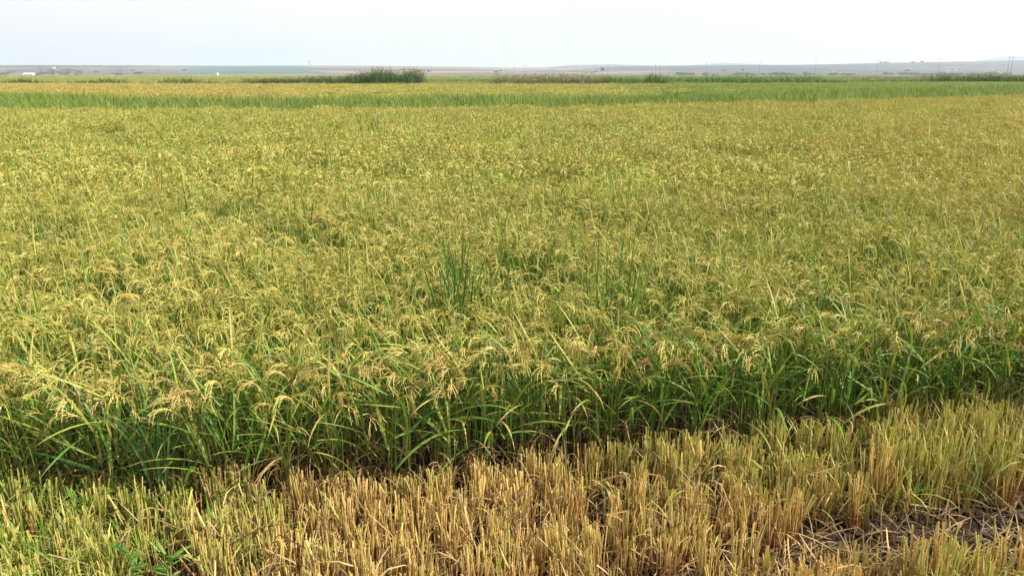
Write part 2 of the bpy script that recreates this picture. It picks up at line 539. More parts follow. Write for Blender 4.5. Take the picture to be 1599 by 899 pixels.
def build_hill(name, label, y0, y1, prof, mat, skew=0.0, curve=1.6, ny=26, rough=0.0):
    """terrain that climbs from y0 to its ridge at y1 and falls again behind; prof: (photo x, photo y of the ridge)"""
    px = np.array([p[0] for p in prof], float)
    py = np.array([p[1] for p in prof], float)
    xs_px = np.linspace(px[0], px[-1], 260)
    xr = (xs_px - W_PX / 2) / F_PX * y1
    hp = np.interp(xs_px, px, py)
    hz = CAM_H + (HORIZON - hp) / F_PX * y1 * 1.0
    hz = np.maximum(hz, 0.5)
    ts = np.concatenate([np.linspace(0, 1, ny), [1.06, 1.2, 1.5]])
    v, f = [], []
    for t in ts:
        y = y0 + (y1 - y0) * t
        for i, x in enumerate(xr):
            if t <= 1:
                k = t ** curve
            else:
                k = max(0.0, 1 - ((t - 1) / 0.5) ** 1.0)
            z = hz[i] * k - 0.4
            if rough:
                z += rough * math.sin(x * 0.011 + t * 5) * math.sin(t * PI) * min(1, hz[i] / 20)
            v.append((x, y, z))
    n = len(xr)
    for j in range(len(ts) - 1):
        for i in range(n - 1):
            a = j * n + i
            f.append((a, a + 1, a + n + 1, a + n))
    me = bpy.data.meshes.new(name)
    me.from_pydata(v, [], f)
    me.materials.append(mat)
    me.polygons.foreach_set('use_smooth', [True] * len(f))
    o = bpy.data.objects.new(name, me)
    COL.objects.link(o)
    tag(o, label, 'hill', kind='structure')
    return xr, hz


RIDGE_Y = 3000.0
RIDGE = [(-2600, 108), (-1500, 105), (-500, 104), (0, 103.2), (120, 103), (260, 103.6), (400, 104), (500, 103.6), (640, 104.6), (720, 105.4), (800, 107), (860, 106), (930, 104.6), (1040, 103.8), (1160, 102.8), (1240, 102.4), (1320, 100.6), (1420, 98.5), (1500, 97.6), (1560, 96.2), (1599, 95.6), (1900, 93), (2500, 96), (4200, 104)]
build_hill('hills', 'low pale brown hills of fields along the horizon', 1300.0, RIDGE_Y, RIDGE, hill_mat('hill_fields', 'near'), rough=2.0)
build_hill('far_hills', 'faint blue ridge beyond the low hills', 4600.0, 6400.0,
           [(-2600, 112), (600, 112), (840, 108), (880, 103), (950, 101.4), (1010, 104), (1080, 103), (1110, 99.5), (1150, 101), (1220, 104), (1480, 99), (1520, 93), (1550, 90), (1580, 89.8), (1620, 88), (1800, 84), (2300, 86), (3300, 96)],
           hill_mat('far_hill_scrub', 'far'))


# ------------------------------------------------------------------ plant part generators
def g_panicle(mb, p, az, L=0.17, droop=2.3, nb=9, mi=0, grains=True, el0=1.25, sc=1.0, rnd=R):
    """a rice panicle: an arching stalk that carries drooping branches of grains"""
    main = curve_pts(p, az, el0, L, 7, droop, rnd.uniform(-0.3, 0.3))
    rv = rnd.random()
    mb.tube(main, [0.0016, 0.0014, 0.0012, 0.001, 0.0009, 0.0008, 0.0006], rv, mi, 3)
    for b in range(nb):
        t = 0.18 + 0.82 * b / nb
        k = t * 6
        i = min(5, int(k))
        a = Vector(main[i])
        c = Vector(main[i + 1])
        q = a.lerp(c, k - i)
        d = (c - a).normalized()
        el = math.asin(max(-1, min(1, d.z)))
        bl = L * rnd.uniform(0.42, 0.60) * (1.1 - 0.4 * t)
        baz = az + rnd.uniform(-1.1, 1.1) * (1.15 - 0.6 * t)
        bp = curve_pts(q, baz, el + rnd.uniform(-0.15, 0.25), bl, 4, rnd.uniform(0.8, 1.5), 0)
        if grains:
            ng = max(4, int(bl / 0.0068))
            for g in range(ng):
                kk = (g + 0.6) / ng * 3
                j = min(2, int(kk))
                u, w = Vector(bp[j]), Vector(bp[j + 1])
                gp = u.lerp(w, kk - j)
                dd = (w - u).normalized() + Vector((rnd.uniform(-1, 1), rnd.uniform(-1, 1), rnd.uniform(-0.8, 0.2))) * 0.26
                mb.grain(gp, dd, 0.0105 * sc, 0.0026 * sc, (rv + rnd.uniform(0, 0.25)) % 1, mi, t)
        else:
            mb.ribbon([bp[0], bp[1], bp[3]], [0.003 * sc, 0.006 * sc, 0.0032 * sc], (rv + rnd.uniform(0, 0.2)) % 1, mi, twist=rnd.uniform(0, PI))
    if grains:
        for g in range(10):
            k = (0.6 + 0.4 * g / 10) * 5.99
            i = int(k)
            q = Vector(main[i]).lerp(Vector(main[min(6, i + 1)]), k - i)
            dd = (Vector(main[min(6, i + 1)]) - Vector(main[i])).normalized() + Vector((rnd.uniform(-1, 1), rnd.uniform(-1, 1), rnd.uniform(-0.6, 0.3))) * 0.4
            mb.grain(q, dd, 0.0105 * sc, 0.0026 * sc, rv, mi, 0.9)


def g_blade(mb, p, az, el, L, w, droop, mi=0, n=6, fold=0.25, rnd=R, twist=None):
    pts = curve_pts(p, az, el, L, n, droop, rnd.uniform(-0.25, 0.25))
    ws = []
    for i in range(n):
        t = i / (n - 1)
        ws.append(w * (0.55 + 0.45 * min(1, t * 4)) * (1 - max(0, (t - 0.45) / 0.55) ** 1.6 * 0.93))
    tw = rnd.uniform(-0.5, 0.5) if twist is None else twist
    mb.ribbon(pts, ws, rnd.random(), mi, twist=tw, fold=fold, twist1=tw + rnd.uniform(-0.9, 0.9))


def g_culm(mb, h, mi=0, r=0.0028, rnd=R):
    b = rnd.uniform(-0.03, 0.03)
    c = rnd.uniform(-0.03, 0.03)
    mb.tube([(0, 0, -0.02), (b * 0.4, c * 0.3, h * 0.35), (b, c, h * 0.7), (b * 1.2, c * 1.4, h)], [r, r * 0.95, r * 0.8, r * 0.5], rnd.random(), mi, 4)
    return (b * 1.2, c * 1.4, h)


# shared part meshes of the individually built rice plants
PAN = []
for k in range(12):
    mb = MB()
    brown = k in (4, 9)
    g_panicle(mb, (0, 0, 0), 0.0, L=R.uniform(0.12, 0.17), droop=R.uniform(1.7, 2.8), nb=R.randint(6, 8))
    PAN.append(mb.mesh('panicle', [M_grain_brown if brown else (M_grain_gold if k % 4 == 1 else M_grain)]))
LEAF_G, LEAF_Y, LEAF_D = [], [], []
for k in range(16):
    mb = MB()
    L = R.uniform(0.26, 0.48)
    g_blade(mb, (0, 0, 0), 0.0, R.choice((1.3, 1.0, 0.6)), L, R.uniform(0.010, 0.017), R.choice((R.uniform(0.1, 0.6), R.uniform(0.4, 1.6))), n=8, fold=0.25)
    LEAF_G.append(mb.mesh('leaf', [M_leaf]))
    me = LEAF_G[-1].copy()
    me.materials[0] = M_leaf_y
    LEAF_Y.append(me)
for k in range(8):
    mb = MB()
    g_blade(mb, (0, 0, 0), 0.0, 0.9, R.uniform(0.14, 0.3), R.uniform(0.004, 0.009), R.uniform(1.5, 3.0), n=7, fold=0.5)
    LEAF_D.append(mb.mesh('leaf', [M_leaf_dead]))
CULM = []
for k in range(8):
    mb = MB()
    g_culm(mb, 0.62)
    CULM.append(mb.mesh('culm', [M_culm]))


# the edge of the standing crop on the ground, x -> y
EDGE = [(-14, 1.6), (-5, 2.7), (-2.9, 3.02), (-2.3, 3.12), (-1.5, 3.2), (-0.6, 3.28), (0.16, 3.42), (1.0, 3.58), (1.7, 3.72), (2.9, 3.98), (6, 4.5), (20, 6.0)]
EX = [e[0] for e in EDGE]
EY = [e[1] for e in EDGE]


def edge_y(x):
    return np.interp(x, EX, EY)


def canopy_lift(x, y):
    """how the height of the crop rises and sinks"""
    return 1.06 + 0.045 * hashn(x * 0.9, y * 0.8, 3) + 0.05 * hashn(x * 2.3, y * 2.1, 6)


rice_group = 'rice plants along the cut edge of the crop'
n_rice = 0


def rice_plant(x, y, lean_out, green, label):
    """one rice plant of the front rows with every culm, leaf and panicle a part"""
    rt = empty('rice_plant', (x, y, 0), R.uniform(-0.6, 0.6))
    tag(rt, label, 'rice plant', rice_group)
    hk = float(canopy_lift(x, y)) * R.uniform(0.92, 1.06)
    nt_ = R.randint(4, 6)
    for k in range(nt_):
        a = R.uniform(0, 2 * PI)
        bx, by = 0.035 * math.cos(a), 0.035 * math.sin(a)
        # direction of lean: mostly out of the crop, towards the stubble
        la = -PI / 2 + R.gauss(0, 0.9)
        lt = abs(R.gauss(lean_out, 0.10)) if R.random() < 0.75 else abs(R.gauss(0.05, 0.05))
        rot = Euler((0, 0, 0))
        q = Matrix.Rotation(la, 3, 'Z') @ Matrix.Rotation(lt, 3, 'Y')
        rot = q.to_euler()
        s = hk * R.uniform(0.92, 1.06)
        child('culm', R.choice(CULM), rt, (bx, by, 0), rot, s)
        top = Vector((bx, by, 0)) + q @ Vector((0, 0, 0.61 * s))
        if R.random() < 0.9 - 0.4 * green:
            pa = la + R.gauss(0, 0.7)
            child('panicle', R.choice(PAN), rt, tuple(top), (R.uniform(-0.25, 0.25), R.uniform(-0.3, 0.25), pa), R.uniform(0.7, 1.2))
        for j in range(R.choice((2, 2, 3))):
            hh = R.uniform(0.2, 0.62)
            pp = Vector((bx, by, 0)) + q @ Vector((0, 0, hh * s))
            ms = LEAF_Y if R.random() > 0.62 + 0.4 * green - 0.25 * (hh > 0.45) else LEAF_G
            child('leaf', R.choice(ms), rt, tuple(pp), (R.uniform(-0.25, 0.25), R.uniform(-0.3, 0.45), R.uniform(0, 2 * PI)), R.uniform(0.8, 1.25) * (1.12 - 0.75 * hh))
    for j in range(4):
        a = R.uniform(0, 2 * PI)
        child('leaf', R.choice(LEAF_D), rt, (0.03 * math.cos(a), 0.03 * math.sin(a), R.uniform(0.03, 0.28)), (R.uniform(-0.4, 0.4), R.uniform(-0.3, 0.6), a), R.uniform(0.8, 1.3))


xs = np.arange(-2.9, 3.3, 0.105)
for row in range(3):
    for x in xs:
        xx = x + R.uniform(-0.04, 0.04) + row * 0.05
        yy = float(edge_y(xx)) + 0.02 + row * 0.12 + R.uniform(-0.04, 0.04)
        left = xx < -0.5
        lean = (0.24 if left else 0.09) if row == 0 else (0.14 if left else 0.06)
        green = 0.5 if xx > 0.6 else (0.15 if xx > -1.6 else 0.0)
        zone = ['at the frame beyond the leafy stubble', 'behind the leafy green stubble', 'around the blue green tuft', 'by the dark soil and brown straw', 'in line with the tallest dark tuft', 'in line with the second dark tuft', 'where green blades outnumber the panicles', 'behind the high green stubble', 'at the far end of the cut edge'][int(np.clip((xx + 2.4) / 0.6, 0, 8))]
        lab = ('bowed' if xx < -0.6 else ('upright' if xx < 0.7 else 'leafy')) + ' rice plant of the ' + ('front', 'second', 'third')[row] + ' row ' + zone
        rice_plant(xx, yy, lean, green, lab)
        n_rice += 1

# ------------------------------------------------------------------ geometry-node fields ("stuff": uncountable standing crop)


def gn_field(name, pts, variants, label, cat, picks=None, rot=None, scl=None):
    """ONE stuff object that grows the variants on its points"""
    src = bpy.data.collections.new(name + '_kinds')
    for i, me in enumerate(variants):
        src.objects.link(bpy.data.objects.new('%s_kind_%02d' % (name, i), me))
    n = len(pts)
    me = bpy.data.meshes.new(name)
    me.vertices.add(n)
    me.vertices.foreach_set('co', np.asarray(pts, np.float32).ravel())
    a = me.attributes.new('pick', 'INT', 'POINT')
    a.data.foreach_set('value', np.asarray(NR.randint(0, len(variants), n) if picks is None else picks, np.int32))
    if rot is None:
        rot = np.zeros((n, 3))
        rot[:, 0] = NR.normal(0, 0.07, n)
        rot[:, 1] = NR.normal(0, 0.07, n)
        rot[:, 2] = NR.uniform(0, 2 * PI, n)
    a = me.attributes.new('rot', 'FLOAT_VECTOR', 'POINT')
    a.data.foreach_set('vector', np.asarray(rot, np.float32).ravel())
    if scl is None:
        scl = NR.uniform(0.9, 1.1, n)
    scl = np.asarray(scl)
    if scl.ndim == 1:
        scl = np.repeat(scl[:, None], 3, 1)
    a = me.attributes.new('scl', 'FLOAT_VECTOR', 'POINT')
    a.data.foreach_set('vector', scl.astype(np.float32).ravel())
    o = bpy.data.objects.new(name, me)
    COL.objects.link(o)
    ng = bpy.data.node_groups.new(name + '_growth', 'GeometryNodeTree')
    ng.interface.new_socket('Geometry', in_out='INPUT', socket_type='NodeSocketGeometry')
    ng.interface.new_socket('Geometry', in_out='OUTPUT', socket_type='NodeSocketGeometry')
    N, L = ng.nodes, ng.links
    gi, go = N.new('NodeGroupInput'), N.new('NodeGroupOutput')
    ci = N.new('GeometryNodeCollectionInfo')
    ci.inputs['Collection'].default_value = src
    ci.inputs['Separate Children'].default_value = True
    ci.inputs['Reset Children'].default_value = True
    ip = N.new('GeometryNodeInstanceOnPoints')
    ip.inputs['Pick Instance'].default_value = True

    def na(nm, typ):
        q = N.new('GeometryNodeInputNamedAttribute')
        q.data_type = typ
        q.inputs['Name'].default_value = nm
        return q.outputs['Attribute']
    L.new(gi.outputs[0], ip.inputs['Points'])
    L.new(ci.outputs[0], ip.inputs['Instance'])
    L.new(na('pick', 'INT'), ip.inputs['Instance Index'])
    er = N.new('FunctionNodeEulerToRotation')
    L.new(na('rot', 'FLOAT_VECTOR'), er.inputs[0])
    L.new(er.outputs[0], ip.inputs['Rotation'])
    L.new(na('scl', 'FLOAT_VECTOR'), ip.inputs['Scale'])
    L.new(ip.outputs[0], go.inputs[0])
    md = o.modifiers.new('growth', 'NODES')
    md.node_group = ng
    tag(o, label, cat, kind='stuff')
    return o


def rice_variant(name, tillers, rad, detail, mats, leafy=0.5, h=0.62, rnd=R, lean=0.12):
    """mats: grain, leaf, leaf2, culm"""
    mb = MB()
    for k in range(tillers):
        a, r = rnd.uniform(0, 2 * PI), rad * math.sqrt(rnd.random())
        bx, by = r * math.cos(a), r * math.sin(a)
        la, lt = rnd.uniform(0, 2 * PI), abs(rnd.gauss(lean, 0.1))
        hh = h * (rnd.uniform(0.88, 1.08) if detail != 1 else rnd.uniform(0.78, 1.12))
        tx, ty, tz = bx + math.cos(la) * math.sin(lt) * hh, by + math.sin(la) * math.sin(lt) * hh, math.cos(lt) * hh
        if detail >= 2:
            mb.tube([(bx, by, 0), ((bx + tx) / 2, (by + ty) / 2, tz / 2), (tx, ty, tz)], [0.003, 0.0025, 0.0016], rnd.random(), 3, 3)
        if rnd.random() < 0.92:
            if detail >= 2:
                g_panicle(mb, (tx, ty, tz), la + rnd.gauss(0, 0.7), rnd.uniform(0.10, 0.16), rnd.uniform(1.4, 2.8), rnd.randint(5, 7), 0, True, rnd=rnd)
            elif detail == 1:
                g_panicle_lo(mb, (tx, ty, tz), la + rnd.gauss(0, 0.7), rnd)
            else:
                pa = rnd.uniform(0, 2 * PI)
                pts = curve_pts((tx, ty, tz - 0.05), pa, 1.3, 0.2, 4, 2.4)
                mb.ribbon(pts, [0.006, 0.018, 0.022, 0.008], rnd.random(), 0, twist=rnd.uniform(0, 3))
        nl = (2 if rnd.random() < 0.8 else 1) if leafy > 0.8 else (1 if rnd.random() < 0.62 else 0)
        for j in range(nl):
            z = rnd.uniform(0.35, 0.9)
            m_ = 1 if rnd.random() < 0.35 else 2
            g_blade(mb, (bx + (tx - bx) * z, by + (ty - by) * z, tz * z), rnd.uniform(0, 2 * PI), rnd.uniform(0.9, 1.45), rnd.uniform(0.2, 0.36), (0.009 if detail >= 1 else 0.016) * rnd.uniform(0.8, 1.2), rnd.uniform(0.2, 1.9), m_, n=5 if detail >= 2 else (4 if detail == 1 else 3), fold=0.25 if detail >= 2 else 0, rnd=rnd)
        for j in range((1 if rnd.random() < 0.75 else 2) if detail >= 1 else 0):      # thin upright blades between the heads
            z = rnd.uniform(0.6, 0.95)
            g_blade(mb, (bx + (tx - bx) * z, by + (ty - by) * z, tz * z), rnd.uniform(0, 2 * PI), rnd.uniform(1.15, 1.5), rnd.uniform(0.16, 0.36), rnd.uniform(0.006, 0.010), rnd.uniform(0.05, 1.0), 2 if rnd.random() < (0.75 if leafy < 0.8 else 0.45) else 1, n=4, fold=0.2 if detail >= 2 else 0, rnd=rnd)
        if detail >= 1 and rnd.random() < 0.8:
            z = rnd.uniform(0.1, 0.5)
            g_blade(mb, (bx + (tx - bx) * z, by + (ty - by) * z, tz * z), rnd.uniform(0, 2 * PI), rnd.uniform(0.6, 1.3), rnd.uniform(0.2, 0.36), 0.01, rnd.uniform(0.6, 2.2), 1 if rnd.random() < 0.75 else 4, n=4, fold=0, rnd=rnd)
    return mb.mesh(name, mats)


def g_panicle_lo(mb, p, az, rnd):
    L = rnd.uniform(0.12, 0.17)
    main = curve_pts(p, az, 1.25, L, 5, rnd.uniform(1.9, 2.9), 0)
    rv = rnd.random()
    mb.ribbon(main, [0.004, 0.009, 0.012, 0.012, 0.006], rv, 0, twist=rnd.uniform(0, 3))
    for b in range(5):
        i = 1 + b % 3
        q = main[i]
        d = Vector(main[i + 1]) - Vector(main[i])
        el = math.asin(max(-1, min(1, d.normalized().z)))
        bp = curve_pts(q, az + rnd.uniform(-1.2, 1.2), el + 0.2, L * rnd.uniform(0.35, 0.5), 3, 1.2)
        mb.ribbon(bp, [0.007, 0.012, 0.006], (rv + rnd.uniform(0, 0.25)) % 1, 0, twist=rnd.uniform(0, 3))


MG = [M_grain, M_leaf, M_leaf_y, M_culm, M_leaf_dead]
MGG = [M_grain_gold, M_leaf_y, M_leaf_y, M_culm, M_leaf_dead]
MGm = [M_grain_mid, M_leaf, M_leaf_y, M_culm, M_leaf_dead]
MGGm = [M_grain_gold_mid, M_leaf_y, M_leaf_y, M_culm, M_leaf_dead]
near_v = [rice_variant('rice_clump', 9, 0.13, 2, MG, 0.55) for _ in range(5)] + [rice_variant('rice_clump', 8, 0.13, 2, MG, 1.0, 0.62) for _ in range(3)] + [rice_variant('rice_clump', 9, 0.13, 2, MGG, 0.4) for _ in range(3)]
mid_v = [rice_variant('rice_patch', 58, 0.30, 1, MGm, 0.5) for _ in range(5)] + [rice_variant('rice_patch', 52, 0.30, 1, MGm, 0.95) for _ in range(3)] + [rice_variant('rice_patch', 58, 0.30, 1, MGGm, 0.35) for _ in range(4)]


def jitter_grid(x0, x1, y0, y1, d, jit=0.5):
    gx, gy = np.meshgrid(np.arange(x0, x1, d), np.arange(y0, y1, d))
    gx = gx.ravel() + NR.uniform(-jit, jit, gx.size) * d
    gy = gy.ravel() + NR.uniform(-jit, jit, gy.size) * d
    return gx, gy


def in_view(x, y, pad=1.3, k=0.72):
    return np.abs(x) < k * np.abs(y) + pad


def gold_amount(x, y):
    """0..1 how ripe the crop is there"""
    px, py = pix(x, y, 0.8)
    g = 0.16 + 0.26 * hashn(x * 0.35, y * 0.3, 8) + 0.15 * hashn(x * 1.1, y * 0.9, 4)
    g += 0.6 * np.clip((px - 950) / 450, 0, 1) * np.clip((460 - py) / 120, 0, 1)
    g += 0.25 * np.clip((500 - px) / 400, 0, 1) * np.clip((py - 420) / 100, 0, 1)
    g -= 0.45 * np.clip((px - 900) / 300, 0, 1) * np.clip((py - 430) / 60, 0, 1)
    return g


def leafy_amount(x, y):
    px, py = pix(x, y, 0.8)
    g = 0.34 + 0.38 * hashn(x * 0.5 + 3, y * 0.45, 12) + 0.2 * hashn(x * 1.7, y * 1.3, 14)
    g += 0.6 * np.clip((px - 850) / 250, 0, 1) * np.clip((py - 400) / 60, 0, 1)
    return g


# boundary between the near crop and the strip of weeds, x -> y
WX = [-60, -20, -5, 9, 32, 80]
WY = [28, 29.7, 30.2, 35.5, 49.5, 80]


def weed_y(x):
    return np.interp(x, WX, WY)


# a: near
x, y = jitter_grid(-9, 9, 2.2, 9.2, 0.19)
m = (y > edge_y(x) + 0.36) & (in_view(x, y) | (y < 4.2)) & (np.abs(x) < 8.5)
x, y = x[m], y[m]
g = gold_amount(x, y) + NR.normal(0, 0.15, len(x))
lf = leafy_amount(x, y) + NR.normal(0, 0.15, len(x))
pk = np.where(g > 0.72, NR.randint(8, 11, len(x)), np.where(lf > 0.6, NR.randint(5, 8, len(x)), NR.randint(0, 5, len(x))))
dent = np.clip(hashn(x * 2.7 + 1, y * 2.0, 21) - 0.5, 0, 0.42)
sc = canopy_lift(x, y) * NR.uniform(0.93, 1.07, len(x)) * (1 - dent)
gn_field('rice_crop', np.stack([x, y, np.zeros_like(x)], 1), near_v, 'ripening rice crop with drooping yellow green panicles just behind the cut edge', 'rice crop', pk, None, sc)

# b: middle distance up to the weed strip
x, y = jitter_grid(-62, 62, 8.9, 62, 0.44)
m = (y < weed_y(x)) & in_view(x, y, 2.0)
# thin out with distance (they are wide enough to close up)
m &= (NR.uniform(0, 1, len(x)) < np.clip(1.35 - y / 60, 0.6, 1))
x, y = x[m], y[m]
g = gold_amount(x, y) + NR.normal(0, 0.13, len(x))
lf = leafy_amount(x, y) + NR.normal(0, 0.15, len(x))
pk = np.where(g > 0.62, NR.randint(8, 12, len(x)), np.where(lf > 0.6, NR.randint(5, 8, len(x)), NR.randint(0, 5, len(x))))
sc = canopy_lift(x, y) * NR.uniform(0.9, 1.08, len(x)) * (1 - np.clip(hashn(x * 1.1 + 1, y * 0.7, 23) - 0.55, 0, 0.3))
gn_field('rice_crop_beyond', np.stack([x, y, np.zeros_like(x)], 1), mid_v, 'wide stretch of yellow green rice reaching back to the green weed strip', 'rice crop', pk, None, sc)


# c: the weed strip
def blade_patch(name, n, rad, hmin, hmax, w, mats, drmax=1.2, seg=4, elmin=1.1, plume=0.0):
    mb = MB()
    for k in range(n):
        a, r = R.uniform(0, 2 * PI), rad * math.sqrt(R.random())
        L = R.uniform(hmin, hmax)
        mi = R.randrange(len(mats)) if not plume else 0
        p0 = (r * math.cos(a), r * math.sin(a), 0)
        az, el, dr = R.uniform(0, 2 * PI), R.uniform(elmin, 1.5), R.uniform(0.1, drmax)
        g_blade(mb, p0, az, el, L, w * R.uniform(0.7, 1.2), dr, mi, n=seg, fold=0)
        if plume and R.random() < plume:
            pts = curve_pts(p0, az, 1.5, L * 1.05, 4, 0.15)
            mb.ribbon(pts, [w * 0.3] * 4, R.random(), 0, twist=R.uniform(0, 3))
            t = pts[-1]
            pl = curve_pts((t[0], t[1], t[2] - 0.12), az, 1.3, 0.32, 4, 1.0)
            mb.ribbon(pl, [w * 0.5, w * 2.2, w * 2.0, w * 0.4], R.random(), 1, twist=R.uniform(0, 3))
    return mb.mesh(name, mats)


weed_v = [blade_patch('weed_patch', 80, 0.35, 0.6, 1.1, 0.022, [M_strip, M_strip, M_strip]) for _ in range(4)] + [blade_patch('weed_patch', 80, 0.35, 0.6, 1.0, 0.022, [M_strip, M_leaf_y, M_strip]) for _ in range(4)] + [blade_patch('weed_patch', 60, 0.3, 0.7, 1.3, 0.022, [M_dark, M_strip]) for _ in range(1)]
x, y = jitter_grid(-70, 90, 26, 110, 0.42)
wy = weed_y(x)
px, py = pix(x, y, 0.8)
thick_px = np.interp(px, [0, 600, 1100, 1599], [18, 13, 11, 11]) * (1 + 0.25 * hashn(x * 0.25, y * 0.1, 31)) + NR.uniform(-2.5, 2.5, len(x))
top_px = np.interp(px, [0, 600, 1100, 1599], [168, 167, 159, 148])
m = (y >= wy - 0.3 * (1 + hashn(x * 0.8, 0 * x, 3))) & (py > top_px - thick_px) & in_view(x, y, 3.0)
x, y = x[m], y[m]
gn_field('weed_strip', np.stack([x, y, np.zeros_like(x)], 1), weed_v, 'band of bright green weeds between the near rice and the golden field', 'weeds', None, None, canopy_lift(x, y) * NR.uniform(0.7, 1.12, len(x)))

# d: the second field beyond the strip
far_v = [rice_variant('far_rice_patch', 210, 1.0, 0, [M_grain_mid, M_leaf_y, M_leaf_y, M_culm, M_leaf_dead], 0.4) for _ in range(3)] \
    + [rice_variant('far_rice_patch', 210, 1.0, 0, [M_grain_gold_mid, M_grain_gold_mid, M_grain_gold_mid, M_culm, M_leaf_dead], 0.3) for _ in range(3)] \
    + [rice_variant('far_rice_patch', 210, 1.0, 0, [M_strip, M_strip, M_leaf_y, M_culm, M_leaf_dead], 0.9) for _ in range(3)]
x, y = jitter_grid(-110, 150, 38, 178, 1.45)
px, py = pix(x, y, 0.8)
thick_px = np.interp(px, [0, 600, 1100, 1599], [18, 13, 11, 11])
top_px = np.interp(px, [0, 600, 1100, 1599], [168, 167, 159, 148])
back_px = np.interp(px, [0, 800, 1599], [129, 130.5, 126.5])
m = (py < top_px - thick_px + 1.5) & (py > back_px) & in_view(x, y, 5)
x, y, px, py = x[m], y[m], px[m], py[m]
gd = np.interp(px, [0, 380, 640, 820, 960, 1100, 1250], [1.1, 1.0, 0.15, 0.35, 0.42, 0.0, -0.1]) - 0.25 * np.clip((py - 140) / 8, 0, 1) + NR.normal(0, 0.22, len(x))
gr = np.interp(px, [0, 500, 650, 900, 1100, 1250], [0.0, 0.2, 0.35, 0.3, 0.85, 1.1]) + NR.normal(0, 0.25, len(x))
pk = np.where(gr > 0.6, NR.randint(6, 9, len(x)), np.where(gd > 0.5, NR.randint(3, 6, len(x)), NR.randint(0, 3, len(x))))
gn_field('golden_rice_field', np.stack([x, y, np.zeros_like(x)], 1), far_v, 'golden and green rice field beyond the strip of weeds', 'rice field', pk, None, np.stack([NR.uniform(0.95, 1.15, len(x))] * 2 + [NR.uniform(0.95, 1.08, len(x))], 1))

# e: rough grass on the plain behind
olive_v = [blade_patch('olive_patch', 150, 2.2, 0.5, 1.0, 0.06, [M_olive, M_olive, M_leaf_y], seg=3) for _ in range(3)] \
    + [blade_patch('olive_patch', 150, 2.2, 0.6, 1.2, 0.07, [M_weed, M_olive, M_bush], seg=3) for _ in range(2)]
yy = np.exp(NR.uniform(math.log(112), math.log(1150), 9000))
xx = NR.uniform(-0.74, 0.74, len(yy)) * (yy + 8)
px, py = pix(xx, yy, 0.8)
back_px = np.interp(px, [0, 800, 1599], [129, 130.5, 126.5])
m = py < back_px
xx, yy = xx[m], yy[m]
s = np.clip(yy / 260, 1, 3.2)
zs = np.clip(1.0 + 0.2 * hashn(xx * 0.02, yy * 0.02, 4), 0.7, 1.3)
dk = hashn(xx * 0.01, yy * 0.05, 9) + 0.4 * np.clip(xx / yy * 2, -1, 1) > 0.35
gn_field('rough_grass', np.stack([xx, yy, np.zeros_like(xx)], 1), olive_v, 'low olive grassland on the plain behind the rice fields', 'grassland',
         np.where(dk, NR.randint(3, 5, len(xx)), NR.randint(0, 3, len(xx))), None, np.stack([s, s, zs], 1))


# ------------------------------------------------------------------ reed and scrub clumps behind the second field, each one a thing
def clump_meshes(k):
    fol = blade_patch('foliage', 230, 1.05, 1.3, 2.4, 0.05, [M_reed, M_dark], 0.9, 4, 1.15)
    mb = MB()
    for _ in range(26):
        a, r = R.uniform(0, 2 * PI), 0.9 * math.sqrt(R.random())
        L = R.uniform(1.6, 2.35)
        pts = curve_pts((r * math.cos(a), r * math.sin(a), 0), a, 1.5, L, 4, 0.12)
        mb.ribbon(pts, [0.018] * 4, R.random(), 0, twist=R.uniform(0, 3))
        t = pts[-1]
        mb.ribbon(curve_pts((t[0], t[1], t[2] - 0.2), a, 1.2, 0.4, 4, 1.0), [0.02, 0.07, 0.06, 0.02], R.random(), 0, twist=R.uniform(0, 3))
    return fol, mb


reed_kinds = []
for k in range(4):
    fol, mb = clump_meshes(k)
    green = blade_patch('foliage', 170, 0.95, 1.0, 2.0, 0.055, [M_weed, M_reed, M_dark], 1.1, 4, 1.0)
    scrub = blade_patch('foliage', 220, 1.1, 0.9, 1.75, 0.05, [M_reed_brown, M_reed, M_reed, M_bush], 0.8, 4, 1.1)
    low = blade_patch('foliage', 190, 1.1, 0.7, 1.45, 0.06, [M_bush, M_bush, M_olive], 1.2, 4, 0.8)
    reed_kinds.append({'reed': (fol, mb.mesh('plumes', [M_reed_brown])), 'green': (green, None), 'scrub': (scrub, mb.mesh('plumes', [M_reed_brown])), 'low': (low, None), 'pale': (fol, mb.mesh('plumes', [M_reed_pale]))})


def clump(kind, name, px, dist, h, wid, label, cat, group):
    fol, plu = R.choice(reed_kinds)[kind]
    t = empty(name, (at_dist(px, dist), dist, 0), R.uniform(0, 6.28))
    tag(t, label, cat, group)
    s = (wid, wid, h)
    f = child('foliage', fol, t, (0, 0, 0), (0, 0, 0), s)
    f['kind'] = 'stuff'
    if plu is not None:
        p = child('plume', plu, t, (0, 0, 0), (0, 0, 0), (wid, wid, h * 0.9))
        p['kind'] = 'stuff'


def row(kind, name, px0, px1, n, dist, hf, wid, label, cat, group, jit=0.5):
    for i in range(n):
        px = px0 + (px1 - px0) * (i + 0.5 + R.uniform(-jit, jit)) / n
        clump(kind, name, px, dist * R.uniform(0.98, 1.04), hf(px) * R.uniform(0.85, 1.12), wid * R.uniform(0.85, 1.2), label, cat, group)


